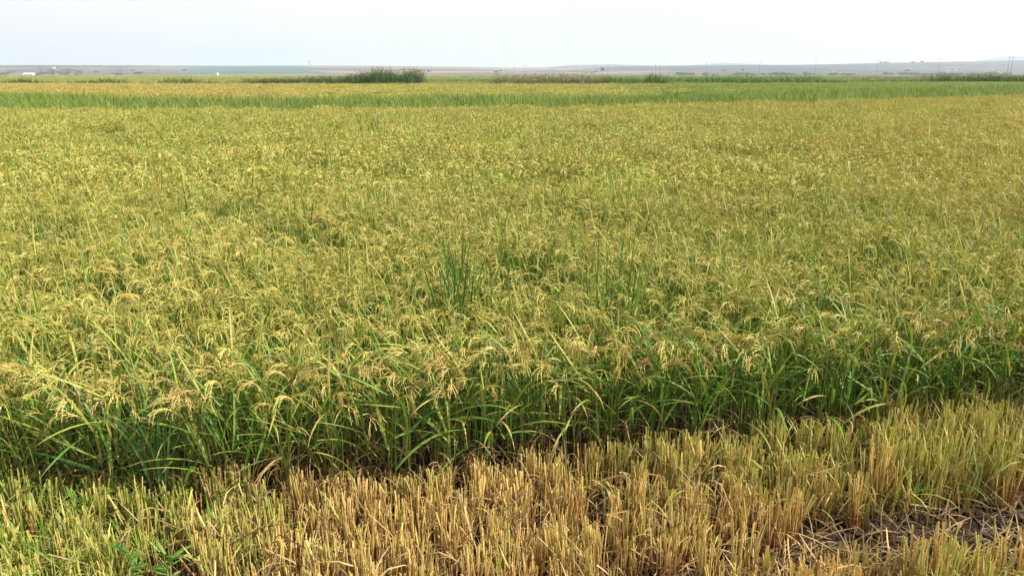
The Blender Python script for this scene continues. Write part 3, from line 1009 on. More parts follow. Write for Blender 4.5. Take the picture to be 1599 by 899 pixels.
row('reed', 'reed_clump', 548, 655, 15, 121, lambda p: min(1.0, 0.62 + (p - 540) / 70) * (1.36 + 0.12 * math.sin(p * 0.13) + R.uniform(-0.22, 0.16)), 1.0, 'tall dark reed clump in the dense stand that rises above the field line', 'reeds', 'tall dark reeds in the dense stand')
row('reed', 'reed_clump', 380, 555, 20, 123, lambda p: 0.62 + 0.4 * (p - 380) / 175, 1.0, 'short dark reed clump tapering away from the tall stand', 'reeds', 'short reeds beside the tall stand')
row('scrub', 'dry_weed_clump', 770, 945, 20, 121, lambda p: 0.95 + 0.15 * math.sin(p * 0.21), 1.1, 'reddish brown dry weed clump at the back edge of the rice', 'dry weeds', 'reddish dry weeds behind the rice')
row('green', 'green_reed_clump', 915, 1045, 13, 123, lambda p: 1.15 + 0.15 * math.sin(p * 0.1), 1.1, 'green leafy reed clump beside the reddish dry weeds', 'reeds', 'green reeds beside the dry weeds')
row('green', 'green_reed_clump', 1045, 1290, 26, 132, lambda p: 0.95 + 0.2 * math.sin(p * 0.17) + R.uniform(-0.1, 0.2), 1.7, 'low green reed clump in the sparse belt behind the green field', 'reeds', 'sparse belt of low green reeds')
row('green', 'dark_bush', 1290, 1338, 5, 128, lambda p: 0.8, 1.2, 'dark green bush standing alone in the sparse reed belt', 'bush', 'dark bushes in the sparse reed belt')
row('pale', 'pale_reed_clump', 1455, 1640, 20, 150, lambda p: 1.05, 1.3, 'dark reed clump with pale beige plumes under the blue ridge', 'reeds', 'pale plumed reeds under the blue ridge')
row('low', 'low_shrub', -30, 380, 40, 129, lambda p: 1.0 + 0.3 * math.sin(p * 0.05), 1.4, 'low olive shrub in the row behind the golden field', 'shrub', 'low shrubs behind the golden field')
row('low', 'low_shrub', 655, 770, 9, 135, lambda p: 0.9, 1.1, 'small olive shrub in the gap between the dark reeds and the reddish weeds', 'shrub', 'small shrubs in the gap between reed stands')
row('scrub', 'dry_weed_clump', 1340, 1460, 9, 150, lambda p: 0.8, 1.2, 'pale brown dry weed clump next to the plumed reeds', 'dry weeds', 'dry weeds next to the plumed reeds')


# ------------------------------------------------------------------ poles, mast, houses, trees on the horizon
def box(mb, x0, x1, y0, y1, z0, z1, mi=0):
    v = [(x0, y0, z0), (x1, y0, z0), (x1, y1, z0), (x0, y1, z0), (x0, y0, z1), (x1, y0, z1), (x1, y1, z1), (x0, y1, z1)]
    f = [(3, 2, 1, 0), (4, 5, 6, 7), (0, 1, 5, 4), (1, 2, 6, 5), (2, 3, 7, 6), (3, 0, 4, 7)]
    mb.add(v, f, 0.5, 0.5, mi)


def mesh_of(name, mat, fn):
    mb = MB()
    fn(mb)
    return mb.mesh(name, [mat])


pole_shaft = mesh_of('shaft', M_wood, lambda mb: mb.tube([(0, 0, -0.3), (0, 0, 6), (0, 0, 12)], [0.24, 0.2, 0.15], 0.5, 0, 8, True))
pole_arm = mesh_of('crossarm', M_wood, lambda mb: box(mb, -1.1, 1.1, -0.09, 0.09, 11.0, 11.2))
pole_ins = mesh_of('insulator', M_metal, lambda mb: mb.tube([(0, 0, 0), (0, 0, 0.15), (0, 0, 0.3)], [0.06, 0.1, 0.04], 0.5, 0, 6, True))
poles = [(674, 104.5, 1000), (789, 104.5, 1000), (803, 105, 1100), (817, 103, 900), (821, 103, 950), (949, 101, 850), (1023, 100.5, 800), (1030, 100.5, 800), (1102, 97.8, 700), (1185, 97, 700), (1272, 96.5, 700), (1368, 95, 700), (1465, 92.6, 640), (1572, 89.8, 560), (1577.5, 91, 600)]
ptops = []
pole_desc = ['thin pole standing just beyond the tall dark reeds', 'short wooden pole in front of the hill dip', 'shortest pole in the line, where the ridge dips lowest', 'first pole of the close pair by the ridge dip', 'second pole of the close pair by the ridge dip', 'lone wooden pole over the reddish dry weeds', 'first pole of the pair above the green reeds', 'second pole of the pair above the green reeds', 'tall wooden pole between the green reeds and the pale mound', 'tall wooden pole over the sparse reed belt', 'wooden utility pole above the lone dark bush', 'wooden utility pole beside the trees on the ridge', 'tall wooden pole before the plumed reeds', 'tallest pole, in front of the blue ridge', 'pole close behind the tallest one by the blue ridge']
for (px, py, d), lb in zip(poles, pole_desc):
    hh = CAM_H + (HORIZON - py) / F_PX * d
    t = empty('utility_pole', (at_dist(px, d), d, 0), 0.5)
    tag(t, lb, 'utility pole', 'utility poles crossing the plain')
    s = hh / 12
    child('shaft', pole_shaft, t, scl=(0.62, 0.62, s))
    child('crossarm', pole_arm, t, scl=(1, 1, s))
    for q in (-0.95, 0, 0.95):
        child('insulator', pole_ins, t, (q, 0, (11.2 if q else 12.0) * s - 0.02))

# mast with a round head on the ridge
d = RIDGE_Y - 20
mz = CAM_H + (HORIZON - 103.8) / F_PX * d
t = empty('water_tower', (at_dist(484, d), d, mz - 1.5))
tag(t, 'slender water tower with a wider head alone on the ridge', 'tower')
child('column', mesh_of('column', M_metal, lambda mb: mb.tube([(0, 0, 0), (0, 0, 8), (0, 0, 15)], [1.3, 0.9, 0.9], 0.5, 0, 10, True)), t)
child('tank', mesh_of('tank', M_metal, lambda mb: mb.tube([(0, 0, 12.5), (0, 0, 14), (0, 0, 17), (0, 0, 18.3)], [1.0, 2.9, 2.9, 0.8], 0.5, 0, 14, True)), t)


def house(px, py, d, w, dep, h, roof, label, mat=None, gable=True):
    """a house on the hillside; windows and door are parts"""
    z = CAM_H + (HORIZON - py) / F_PX * d
    t = empty('house', (at_dist(px, d), d, z), R.uniform(-0.2, 0.2))
    tag(t, label, 'house')
    child('wall', mesh_of('wall', mat or M_white, lambda mb: box(mb, -w / 2, w / 2, -dep / 2, dep / 2, -3, h)), t)

    def rf(mb):
        r = 0.5
        rh = h + dep * 0.22
        v = [(-w / 2 - r, -dep / 2 - r, h), (w / 2 + r, -dep / 2 - r, h), (w / 2 + r, dep / 2 + r, h), (-w / 2 - r, dep / 2 + r, h), (-w / 2 - r, 0, rh), (w / 2 + r, 0, rh)]
        mb.add(v, [(0, 1, 5, 4), (2, 3, 4, 5), (0, 4, 3), (1, 2, 5), (3, 2, 1, 0)], 0.5, 0.5, 0)
    child('roof', mesh_of('roof', roof, rf), t)
    wm = mesh_of('window', M_win, lambda mb: box(mb, -0.6, 0.6, -0.06, 0.06, 0, 1.2))
    n = max(2, int(w / 4))
    for i in range(n):
        child('window', wm, t, (-w / 2 + (i + 0.7) * w / (n + 0.4), -dep / 2 - 0.03, h * 0.42))
    child('door', mesh_of('door', M_wood, lambda mb: box(mb, -0.6, 0.6, -0.05, 0.05, 0, 2.1)), t, (w / 2 - 1.4, -dep / 2 - 0.02, 0))


house(45.5, 119.0, 1240, 14, 8, 3.2, M_white, 'long white low shed at the foot of the scrubby hill')
house(339, 115.4, 1500, 4, 4, 1.6, M_metal, 'tiny white hut at the foot of the crop field hill')
house(86, 106.8, 2500, 8, 6, 2.4, M_metal, 'pale farmhouse high on the scrubby hillside')
for px, py, d, w, lb in [(1289, 111, 1750, 8, 'small white house left of the ridge trees, below the pole'), (1362, 109, 1900, 9, 'small pale house under the trees on the ridge'), (1300, 111.5, 1700, 10, 'wide low house beside the small white house'), (1420, 110, 1900, 12, 'pale farm building below the second tree pair'), (1478, 109.5, 1800, 16, 'long pale farm building at the start of the hamlet'), (1490, 109.5, 1820, 12, 'middle pale building of the hamlet'), (1500, 110.5, 1750, 9, 'last small house of the hamlet by the plumed reeds'), (912, 114.2, 1400, 14, 'wide pale shed on the slope beyond the dry weeds'), (925, 113.8, 1450, 12, 'pale shed beside the round dark tree'), (1558, 111, 1600, 8, 'small pale house near the tallest pole')]:
    house(px, py, d, w * 0.85, 6, 2.3, R.choice((M_roof, M_metal, M_metal)), lb.replace('left of', 'next to'), R.choice((M_pale, M_pale, M_white)))


def crown_mesh(n, rx, rz, size, mat):
    mb = MB()
    blobs = [(R.uniform(-0.6, 0.6) * rx, R.uniform(-0.6, 0.6) * rx, R.uniform(-0.4, 0.6) * rz, R.uniform(0.35, 0.6)) for _ in range(7)]
    for _ in range(n):
        b = R.choice(blobs)
        a, e = R.uniform(0, 2 * PI), math.asin(R.uniform(-0.9, 1))
        rr = b[3] * (R.random() ** 0.4)
        p = Vector((b[0] + rx * rr * math.cos(a) * math.cos(e), b[1] + rx * rr * math.sin(a) * math.cos(e), b[2] + rz * rr * math.sin(e)))
        u = Vector((R.gauss(0, 1), R.gauss(0, 1), R.gauss(0, 1))).normalized() * size * R.uniform(0.5, 1)
        v = Vector((R.gauss(0, 1), R.gauss(0, 1), R.gauss(0, 1))).normalized() * size * R.uniform(0.5, 1)
        mb.add([tuple(p - u), tuple(p + v), tuple(p + u), tuple(p - v)], [(0, 1, 2, 3)], R.random(), 0.5)
    return mb.mesh('crown', [mat])


trunk_m = mesh_of('trunk', M_wood, lambda mb: mb.tube([(0, 0, -1), (0.1, 0, 1.5), (0, 0.1, 3.6)], [0.3, 0.24, 0.12], 0.5, 0, 7))
crowns = [crown_mesh(420, 3.0, 2.2, 0.45, M_bush) for _ in range(3)]


def tree(px, py_base, d, s, label, group='scattered trees of the hills', wide=1.0):
    z = CAM_H + (HORIZON - py_base) / F_PX * d - (3.4 * s if d > 2900 else 1.2 * s)
    t = empty('tree', (at_dist(px, d), d, z), R.uniform(0, 6))
    tag(t, label, 'tree', group)
    child('trunk', trunk_m, t, (0, 0, 0), (0, 0, 0), s)
    child('crown', R.choice(crowns), t, (0, 0, 3.9 * s), (0, 0, 0), (s * wide, s * wide, s))


for px, py, d, s, w, lb in [(204, 103.6, 2980, 0.9, 1.4, 'tiny dark tree on the bare ridge over the golden field'),
                            (940, 113.6, 1400, 1.75, 0.9, 'round dark tree on the slope over the reddish dry weeds'),
                            (930, 114.5, 1380, 0.8, 1.5, 'small bush at the side of the round dark tree'),
                            (1086, 104.0, 2970, 1.0, 1.4, 'small dark tree on the ridge beside the pale mound'),
                            (993, 104.3, 2970, 0.7, 1.3, 'tiny tree on the ridge above the green reeds'),
                            (1373, 99.9, 2960, 2.2, 1.0, 'first dark tree of the group on the ridge by a pole'),
                            (1379, 99.7, 2960, 2.5, 1.0, 'middle tree of the group on the ridge by a pole'),
                            (1384, 99.6, 2960, 1.9, 1.1, 'last tree of the group on the ridge by a pole'),
                            (1423, 99.0, 2960, 1.9, 1.6, 'wide flat tree on the ridge, first of two'),
                            (1437, 98.6, 2960, 2.0, 1.4, 'wide flat tree on the ridge, second of two'),
                            (654, 114.5, 1350, 1.0, 1.2, 'small round tree peeping over the end of the tall reeds'),
                            (669, 114.0, 1500, 1.0, 1.2, 'small round tree at the foot of the thin pole'),
                            (775, 114.5, 1400, 0.8, 2.2, 'low wide tree behind the gap in the reeds'),
                            (781, 113.0, 1500, 0.8, 1.8, 'low wide tree at the foot of a short pole'),
                            (1160, 111.9, 1500, 0.9, 1.6, 'dark tree on the slope over the sparse reed belt'),
                            (1129, 112.4, 1450, 0.7, 2.0, 'low dark tree between two tall poles'),
                            (1417, 112.6, 1400, 0.9, 2.0, 'dark tree below the two wide ridge trees')]:
    tree(px, py, d, s, lb, wide=w)
for i in range(90):
    px = R.choice([R.uniform(0, 130), R.uniform(60, 120), R.uniform(100, 290)]) if i < 40 else R.uniform(1050, 1599)
    d = R.uniform(1350, 2200) if i < 40 else R.uniform(1310, 1380)
    k = (d - 1300) / 1700
    hz = np.interp(px, [p[0] for p in RIDGE], [p[1] for p in RIDGE])
    z = (CAM_H + (HORIZON - hz) / F_PX * RIDGE_Y) * k ** 1.6 - 0.4
    pyb = HORIZON - (z - CAM_H) / d * F_PX
    if i < 40:
        tree(px, pyb, d, R.uniform(0.8, 1.4), 'small scrubby tree dotted over the grey hillside above the golden field', 'scrub trees over the golden field side', R.uniform(1.5, 3))
    else:
        tree(px, pyb + 0.3, d, R.uniform(0.9, 1.5), 'low dark tree in the line along the foot of the hills below the poles', 'trees along the foot of the hills', R.uniform(1.8, 3.2))


# ------------------------------------------------------------------ stubble: individually built tussocks of cut stems
def stem_mesh(h, r, mat, leafy=False):
    mb = MB()
    lx, ly = R.uniform(-0.012, 0.012), R.uniform(-0.012, 0.012)
    rnd = R.random()
    mb.tube([(0, 0, -0.03), (lx * 0.3, ly * 0.3, h * 0.4), (lx, ly, h * 0.72), (lx * 1.6, ly * 1.6, h)], [r * 1.15, r * 1.05, r, r * 0.96], rnd, 0, 5)
    # leaf sheath wrapped round the stem, cut or torn a little off its top
    a = R.uniform(0, 2 * PI)
    hs = h * (R.uniform(0.985, 1.01) if R.random() < 0.7 else R.uniform(0.6, 0.95))
    mb.ribbon([(r * math.cos(a), r * math.sin(a), 0), (lx + r * 1.2 * math.cos(a), ly + r * 1.2 * math.sin(a), hs * 0.6), (lx * 1.55 + (r * 1.6 + 0.001) * math.cos(a), ly * 1.55 + (r * 1.6 + 0.001) * math.sin(a), hs)], [r * 1.8, r * 1.9, r * 1.7], (rnd + 0.2) % 1, 0, twist=a)
    if leafy:
        g_blade(mb, (lx, ly, h * 0.6), R.uniform(0, 6.28), 1.2, R.uniform(0.08, 0.16), 0.008, R.uniform(0.2, 1.5), 0, n=4, fold=0.2)
    return mb.mesh('stem', [mat])


STEM_Y = [stem_mesh(R.uniform(0.268, 0.285), R.uniform(0.0021, 0.0032), M_stub) for _ in range(16)]
STEM_L = [stem_mesh(R.uniform(0.25, 0.28), R.uniform(0.0021, 0.0032), M_stub_lush, k % 2 == 0) for k in range(10)]
STEM_G = [stem_mesh(R.uniform(0.27, 0.30), R.uniform(0.0021, 0.0032), M_stub_g, k % 3 == 0) for k in range(16)]
STRIP = []
for k in range(8):
    mb = MB()
    L = R.uniform(0.10, 0.24)
    e0, e1 = R.uniform(0.5, 1.3), R.uniform(-1.2, 0.5)
    k_ = R.uniform(0.35, 0.75)
    a0, a1 = 0.0, R.uniform(-0.7, 0.7)
    pk_ = (L * k_ * math.cos(e0), 0, L * k_ * math.sin(e0))
    pe = (pk_[0] + L * (1 - k_) * math.cos(e1) * math.cos(a1), L * (1 - k_) * math.sin(a1), pk_[2] + L * (1 - k_) * math.sin(e1))
    md_ = tuple((pk_[q] + pe[q]) / 2 + (0.006 if q == 2 else 0) for q in range(3))
    w = R.uniform(0.003, 0.006)
    mb.ribbon([(0, 0, 0), tuple(c * 0.55 for c in pk_), pk_, md_, pe], [w, w, w * 0.9, w * 0.7, w * 0.3], R.random(), 0, twist=R.uniform(0, 3), fold=0.3, twist1=R.uniform(0, 3))
    STRIP.append(mb.mesh('leaf', [M_straw]))


def soil_gap(x, y):
    """the bare track through the stubble: 1 inside"""
    yc = np.interp(x, [-3, -1.2, -0.2, 0.8, 1.3, 1.9, 2.6, 4], [2.0, 2.25, 2.40, 2.62, 2.76, 2.86, 2.98, 3.2])
    w = np.interp(x, [-3, -0.6, 0.6, 1.2, 1.8, 4], [0.0, 0.0, 0.03, 0.16, 0.26, 0.30])
    return (np.abs(y - yc) < w + 0.03 * hashn(x * 5, y * 5, 7)) | ((hashn(x * 3.1, y * 4.3, 27) > 0.52) & (x > -1.5) & (y < 3.2)) | ((hashn(x * 2.2, y * 4, 41) > 0.45) & (x < -0.3) & (y > edge_y(x) - 0.3))


def stub_h(x, y):
    return np.interp(x, [-2.6, -1.4, -0.8, 0.5, 1.5, 3], [1.0, 0.92, 0.84, 0.92, 1.10, 1.22]) * (1 + 0.06 * hashn(x * 4, y * 4, 17))


def stub_green(x, y):
    px, py = pix(x, y, 0.3)
    g = 1.3 * np.clip((330 - px) / 140, -1, 1) + 1.0 * (px > 330) * (px < 500) * 0 + np.clip((px - 640) / 480, 0, 2.0) * np.clip((780 - py) / 90, -0.3, 1) * 0.85 + np.where(px > 330, 0.9, 0)
    g = np.where(px > 1430, g + np.clip((py - 790) / 50, 0, 1.5), g)
    return g + 0.3 * hashn(x * 3, y * 4, 5)


tx, ty = jitter_grid(-2.7, 3.2, 2.12, 4.1, 0.132, 0.45)
m = (ty < edge_y(tx) - 0.05) & ~soil_gap(tx, ty)
px, py = pix(tx, ty, 0.3)
m &= (px > -60) & (px < 1660) & (py < 960)
tx, ty = tx[m], ty[m]
order = np.argsort(np.hypot(tx, ty))
n_tuss = 0
rest = []
for i in order:
    x, y = float(tx[i]), float(ty[i])
    if n_tuss >= 300:
        rest.append((x, y))
        continue
    gr = float(stub_green(x, y)) + R.uniform(-0.35, 0.35)
    hk = float(stub_h(x, y)) * R.choice((R.uniform(0.72, 0.85), R.uniform(0.92, 1.06), R.uniform(1.0, 1.12)))
    green = gr > 0.3
    px_, py_ = pix(x, y, 0.3)
    t = empty('stubble_tussock', (x, y, float(soil_h(x, y))), R.uniform(0, 6.28))
    de = float(edge_y(x)) - y
    rowd = 'at the foot of the standing rice' if de < 0.3 else ('halfway across the cut strip' if de < 0.7 else 'by the near border of the cut strip')
    z9 = ['by the frame corner', 'around the broad leaved weeds', 'where green stubble turns golden', 'under the blue green tuft', 'in the orange patch', 'below the tallest dark tuft', 'below the second dark tuft', 'before the leafy rice', 'next to the bare track', 'at the far end'][int(np.clip((x + 2.1) / 0.46, 0, 9))]
    lab = ('yellow green' if green else 'golden straw') + ' stubble ' + rowd + ' ' + z9
    grp = 'green stubble tussocks' if green else 'straw stubble tussocks'
    tag(t, lab, 'stubble', grp)
    st = STEM_G if green else STEM_Y
    for k in range(R.randint(13, 18)):
        a, r = R.uniform(0, 6.28), 0.05 * math.sqrt(R.random())
        sp = 0.09 * r / 0.05
        ms = st if R.random() < 0.8 else (STEM_Y if green else STEM_G)
        if px_ < 300 and green and R.random() < 0.55:
            ms = STEM_L
        child('stem', R.choice(ms), t, (r * math.cos(a), r * math.sin(a), 0), (-sp * math.sin(a) + R.gauss(0, 0.045 if k % 6 else 0.22), sp * math.cos(a) + R.gauss(0, 0.045 if k % 6 else 0.22), R.uniform(0, 6.28)), (1, 1, hk * (R.uniform(0.95, 1.03) if R.random() < 0.8 else R.uniform(0.6, 0.9))))
    for k in range(4):
        a = R.uniform(0, 6.28)
        child('leaf', R.choice(STRIP), t, (0.03 * math.cos(a), 0.03 * math.sin(a), R.uniform(0.02, 0.2)), (R.uniform(-0.3, 0.3), R.uniform(-0.2, 0.8), a), R.uniform(0.8, 1.3))
    n_tuss += 1
print('rice plants', n_rice, 'tussocks', n_tuss, 'left over', len(rest))


# filler stubble between the tussocks and out of the frame: one mass
def stub_clump(mat, n, leafy, hk=1.0):
    mb = MB()
    for k in range(n):
        a, r = R.uniform(0, 6.28), 0.09 * math.sqrt(R.random())
        h = R.choice((R.uniform(0.1, 0.2), R.uniform(0.2, 0.28)))
        lx, ly = R.gauss(0, 0.018), R.gauss(0, 0.018)
        rr = R.uniform(0.0016, 0.0028)
        bx, by = r * math.cos(a), r * math.sin(a)
        mb.tube([(bx, by, -0.02), (bx + lx * 0.5, by + ly * 0.5, h * 0.5), (bx + lx, by + ly, h)], [rr * 1.1, rr, rr * 0.9], R.random(), 0, 4)
    for k in range(leafy):
        a, r = R.uniform(0, 6.28), 0.08 * math.sqrt(R.random())
        g_blade(mb, (r * math.cos(a), r * math.sin(a), R.uniform(0.02, 0.18)), R.uniform(0, 6.28), R.uniform(0.5, 1.4), R.uniform(0.08, 0.22), R.uniform(0.003, 0.008), R.uniform(0.2, 1.6), 1 if k % 3 else 2, n=5, fold=0.2)
    return mb.mesh('stubble_clump', [mat, M_straw if mat is M_stub else M_leaf_y, M_stub if mat is M_stub else M_leaf])


sv = [stub_clump(M_stub, 15, 9) for _ in range(5)] + [stub_clump(M_stub_g, 14, 16) for _ in range(5)] + [stub_clump(M_stub_lush, 12, 40) for _ in range(4)]
x, y = jitter_grid(-4.2, 4.6, 1.2, 5.0, 0.124)
m = (y < edge_y(x) + 0.12) & ~soil_gap(x, y)
x, y = x[m], y[m]
g = stub_green(x, y) + NR.normal(0, 0.25, len(x))
pk = np.where(g > 0.3, NR.randint(5, 10, len(x)), NR.randint(0, 5, len(x)))
pk = np.where((g > 0.95) & (pix(x, y, 0.3)[0] < 420), NR.randint(10, 14, len(x)), pk)
rt = np.zeros((len(x), 3))
rt[:, 2] = NR.uniform(0, 6.28, len(x))
gn_field('stubble_undergrowth', np.stack([x, y, soil_h(x, y)], 1), sv, 'thin cut stems and torn leaves filling the gaps between the stubble tussocks', 'stubble', pk, rt, stub_h(x, y) * NR.uniform(0.78, 1.02, len(x)))

# fallen straw on the soil
lv = []
for k in range(6):
    mb = MB()
    for j in range(12):
        a, r = R.uniform(0, 6.28), 0.14 * math.sqrt(R.random())
        z = R.uniform(0.004, 0.035)
        L = R.uniform(0.07, 0.26)
        az = R.uniform(0, 6.28)
        pts = curve_pts((r * math.cos(a), r * math.sin(a), z), az, R.uniform(-0.05, 0.8), L, 4, R.uniform(0.0, 1.3), R.uniform(-0.5, 0.5))
        pts = [(p[0], p[1], max(0.004, p[2])) for p in pts]
        if R.random() < 0.45:
            mb.tube(pts, [0.0022, 0.0022, 0.002, 0.0015], R.random(), 0, 4)
        else:
            w = R.uniform(0.003, 0.009)
            mb.ribbon(pts, [w, w * 1.1, w, w * 0.4], R.random(), 0, twist=R.uniform(0, 3), fold=0.2)
    lv.append(mb.mesh('straw_litter', [M_straw]))
x, y = jitter_grid(-3.6, 3.8, 1.6, 4.6, 0.14)
keep = (y < edge_y(x) + 0.3) & (NR.uniform(0, 1, len(x)) < 0.62)
x, y = x[keep], y[keep]
x2, y2 = jitter_grid(-1, 3.6, 2.2, 3.6, 0.17)
k2 = soil_gap(x2, y2)
x, y = np.concatenate([x, x2[k2]]), np.concatenate([y, y2[k2]])
gn_field('straw_litter', np.stack([x, y, soil_h(x, y) + 0.002], 1), lv, 'broken pale straw and withered leaves scattered on the dark soil', 'straw litter')


M_soil = flat_mat('clod_soil', (0.035, 0.026, 0.02), 0.95, (0.07, 0.052, 0.04), 22.0, 0.1)
cv = []
for k in range(4):
    mb = MB()
    for j in range(7):
        a, r = R.uniform(0, 6.28), 0.06 * math.sqrt(R.random())
        c = Vector((r * math.cos(a), r * math.sin(a), 0.002))
        q = R.uniform(0.006, 0.02)
        bm_ = __import__('bmesh').new()
        __import__('bmesh').ops.create_icosphere(bm_, subdivisions=1, radius=q)
        vs = [tuple(c + Vector((v.co.x * R.uniform(0.7, 1.4), v.co.y * R.uniform(0.7, 1.4), v.co.z * R.uniform(0.5, 0.9)))) for v in bm_.verts]
        fs = [[v.index for v in f.verts] for f in bm_.faces]
        bm_.free()
        mb.add(vs, fs, R.random(), 0.5)
    cv.append(mb.mesh('clods', [M_soil]))
x, y = jitter_grid(-2.8, 3.6, 2.1, 4.2, 0.085)
k2 = y < edge_y(x) + 0.1
x, y = x[k2], y[k2]
gn_field('soil_clods', np.stack([x, y, soil_h(x, y)], 1), cv, 'small dark clods of broken soil between the stubble', 'soil clods', None, None, NR.uniform(0.6, 1.5, len(x)))

# ------------------------------------------------------------------ single weeds that stand out
def weed_tuft(px, py, z, n, hmin, hmax, w, mat, label, name='grass_tuft', rad=0.06, droop=0.5, base_z=0.0, el=1.2, cat='weed', group=None, back=0.25):
    x, y = at(px, py, z)
    x, y = x * (y + back) / y, y + back
    t = empty(name, (x, y, base_z), R.uniform(0, 6))
    tag(t, label, cat, group)
    for k in range(n):
        mb = MB()
        g_blade(mb, (0, 0, 0), 0, R.uniform(el, 1.52), R.uniform(hmin, hmax), w * R.uniform(0.8, 1.2), R.uniform(0.05, droop), 0, n=8, fold=0.35)
        a, r = R.uniform(0, 6.28), rad * math.sqrt(R.random())
        child('leaf', mb.mesh('leaf', [mat]), t, (r * math.cos(a), r * math.sin(a), 0), (0, 0, R.uniform(0, 6.28)))
    return t


weed_tuft(700, 420, 0.95, 14, 0.9, 1.12, 0.012, M_dark, 'dark green upright blades at the near end of the tall tuft in the rice', rad=0.05, droop=0.3, el=1.46)
weed_tuft(722, 405, 0.98, 22, 0.9, 1.24, 0.012, M_dark, 'tallest dark green grass tuft standing out of the yellow rice', rad=0.08, droop=0.35, el=1.44)
weed_tuft(746, 420, 0.95, 16, 0.85, 1.12, 0.010, M_leaf, 'bright green tuft leaning beside the tallest dark tuft', rad=0.10, droop=0.9, el=1.35)
weed_tuft(938, 415, 0.97, 10, 0.9, 1.16, 0.010, M_dark, 'thin dark green stalks at the near side of the second tuft', rad=0.05, droop=0.3, el=1.46)
weed_tuft(960, 420, 0.97, 16, 0.9, 1.18, 0.010, M_dark, 'second dark green tuft of upright blades in the rice', rad=0.09, droop=0.3, el=1.44)
weed_tuft(990, 425, 0.95, 10, 0.9, 1.12, 0.010, M_weed, 'sparse green blades at the far side of the second tuft', rad=0.10, droop=0.5, el=1.4)
weed_tuft(865, 450, 0.92, 26, 0.8, 1.05, 0.010, M_leaf_y, 'pale green upright blades between the two dark tufts', rad=0.14, droop=0.5, el=1.35)
weed_tuft(240, 548, 0.88, 30, 0.70, 0.92, 0.012, M_blue, 'blue green leafy tuft among pale panicles near the bowed edge', rad=0.09, droop=0.8, el=1.15)
weed_tuft(578, 186, 1.0, 22, 0.9, 1.35, 0.02, M_dark, 'small dark green weed alone near the back of the rice', rad=0.25, droop=0.5)
weed_tuft(318, 184, 1.0, 18, 0.9, 1.25, 0.02, M_weed, 'faint green weed standing in the back of the rice', rad=0.25, droop=0.5)
weed_tuft(45, 262, 0.95, 18, 0.85, 1.15, 0.013, M_weed, 'green grass tuft near the edge of the middle rice', rad=0.2, droop=0.5)
weed_tuft(285, 292, 0.93, 18, 0.8, 1.05, 0.014, M_dark, 'dark green weed in a hollow of the rice', rad=0.2, droop=0.8)
weed_tuft(316, 292, 0.93, 16, 0.8, 1.05, 0.014, M_dark, 'dark weed at the side of the hollow in the rice', rad=0.2, droop=0.8)
weed_tuft(1310, 480, 0.88, 18, 0.75, 1.02, 0.012, M_dark, 'dark blades rising over the leafy green rice edge', rad=0.12, droop=0.6)
weed_tuft(970, 285, 0.97, 16, 0.9, 1.2, 0.013, M_weed, 'thin green tuft in the middle of the wide rice', rad=0.2, droop=0.4)
weed_tuft(1215, 286, 0.97, 14, 0.85, 1.12, 0.013, M_leaf, 'green tuft on the brink of the golden patch', rad=0.2, droop=0.5)
for px, py, lb in [(352, 350, 'thin green shoots in the rice above the blue green tuft'), (45, 345, 'thin green shoots by the frame in the pale rice'), (120, 400, 'thin green shoots low over the pale panicles'), (520, 365, 'thin green shoots on the near side of the tallest dark tuft'), (445, 322, 'thin shoots beside the dark hollow'), (600, 300, 'thin shoots behind the tallest dark tuft'), (1100, 330, 'thin shoots where the rice turns golden'), (1420, 300, 'thin shoots in the golden patch'), (850, 380, 'thin pale shoots between both dark tufts')]:
    weed_tuft(px, py, 0.93, 12, 0.85, 1.16, 0.010, M_leaf, lb, rad=0.16, droop=0.5, el=1.4)
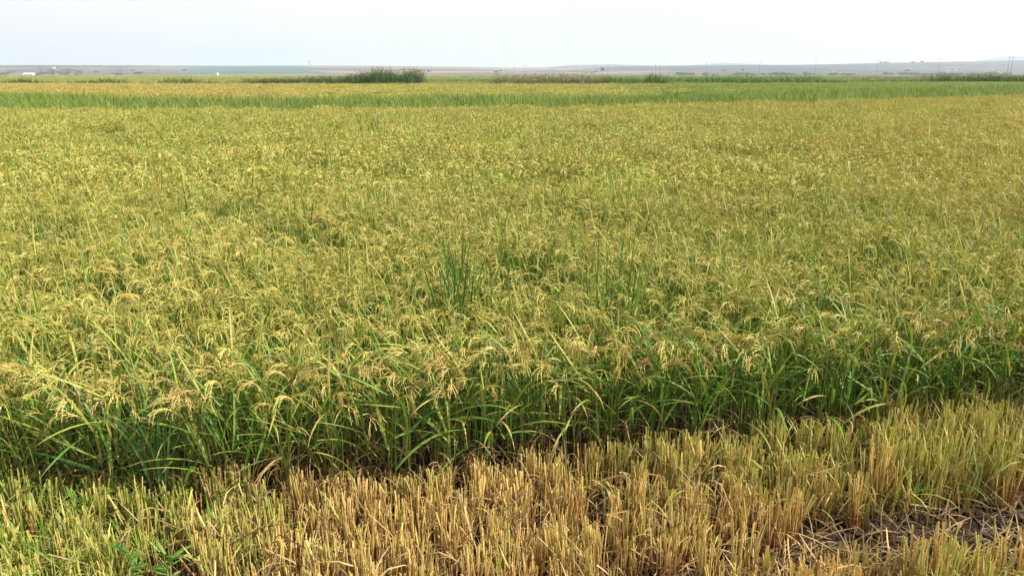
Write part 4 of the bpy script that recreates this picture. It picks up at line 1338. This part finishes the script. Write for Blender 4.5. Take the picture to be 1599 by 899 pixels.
for px, py, n, hm, hx, w, mt, lb in [
        (225, 158, 9, 0.9, 1.75, 0.03, M_reed_pale, 'tall pale stalked weed over the green strip'),
        (511, 158, 7, 0.9, 1.55, 0.028, M_leaf, 'tall bent weed before the golden field'),
        (714, 160, 6, 1.0, 1.75, 0.03, M_dark, 'tall dark weed, first of a pair over the strip'),
        (727, 157, 5, 0.9, 1.5, 0.03, M_dark, 'shorter dark weed, second of a pair over the strip'),
        (858, 155, 4, 1.0, 1.7, 0.028, M_reed_brown, 'thin dark stalk over the strip below the dry weeds'),
        (873, 155, 4, 0.9, 1.5, 0.028, M_reed_brown, 'shorter thin stalk beside the dark stalk')]:
    weed_tuft(px, py, 0.8, n, hm, hx, w, mt, lb, 'tall_weed', rad=0.15, droop=0.9, back=0)
weed_tuft(30, 470, 0.9, 9, 0.8, 1.0, 0.011, M_leaf, 'few green blades among pale panicles near the frame of the crop', rad=0.15, droop=0.7)

# broad leaved weeds in the stubble
for px, py, n, lb in [(205, 885, 9, 'bright green broad leaved weed low in the leafy stubble'), (262, 888, 8, 'dark green broad leaved weed beside the bright one in the stubble'), (118, 790, 6, 'small green weed among the leafy stubble')]:
    x, y = at(px, py, 0.2)
    t = empty('broadleaf_weed', (x, y, 0), R.uniform(0, 6))
    tag(t, lb, 'weed')
    mb = MB()
    mb.tube([(0, 0, -0.01), (0, 0, 0.14), (0.01, 0, 0.27)], [0.003, 0.003, 0.002], 0.4, 0, 5)
    child('stem', mb.mesh('stem', [M_weed]), t)
    for k in range(n * 2):
        mb = MB()
        g_blade(mb, (0, 0, 0), 0, R.uniform(0.2, 1.0), R.uniform(0.05, 0.11), R.uniform(0.012, 0.02), R.uniform(0.4, 1.2), 0, n=7, fold=0.3, twist=0)
        child('leaf', mb.mesh('leaf', [M_leaf if k % 2 else M_weed]), t, (0, 0, 0.08 + 0.2 * k / (2 * n)), (0, 0, R.uniform(0, 6.28)))

# ------------------------------------------------------------------ haze
HAZE = True
if HAZE:
    mb = MB()
    box(mb, -9500, 9500, -2500, 9600, -1.5, 215)
    hm = bpy.data.materials.new('haze_air')
    hm.use_nodes = True
    nt = hm.node_tree
    nt.nodes.clear()
    out = nt.nodes.new('ShaderNodeOutputMaterial')
    pv = nt.nodes.new('ShaderNodeVolumePrincipled')
    pv.inputs['Color'].default_value = (0.75, 0.86, 1.0, 1)
    pv.inputs['Density'].default_value = 0.00019
    pv.inputs['Anisotropy'].default_value = 0.2
    nt.links.new(pv.outputs[0], out.inputs['Volume'])
    hz_o = bpy.data.objects.new('haze', mb.mesh('haze', [hm]))
    COL.objects.link(hz_o)
    tag(hz_o, 'pale blue haze lying over the plain and hills', 'haze', kind='stuff')
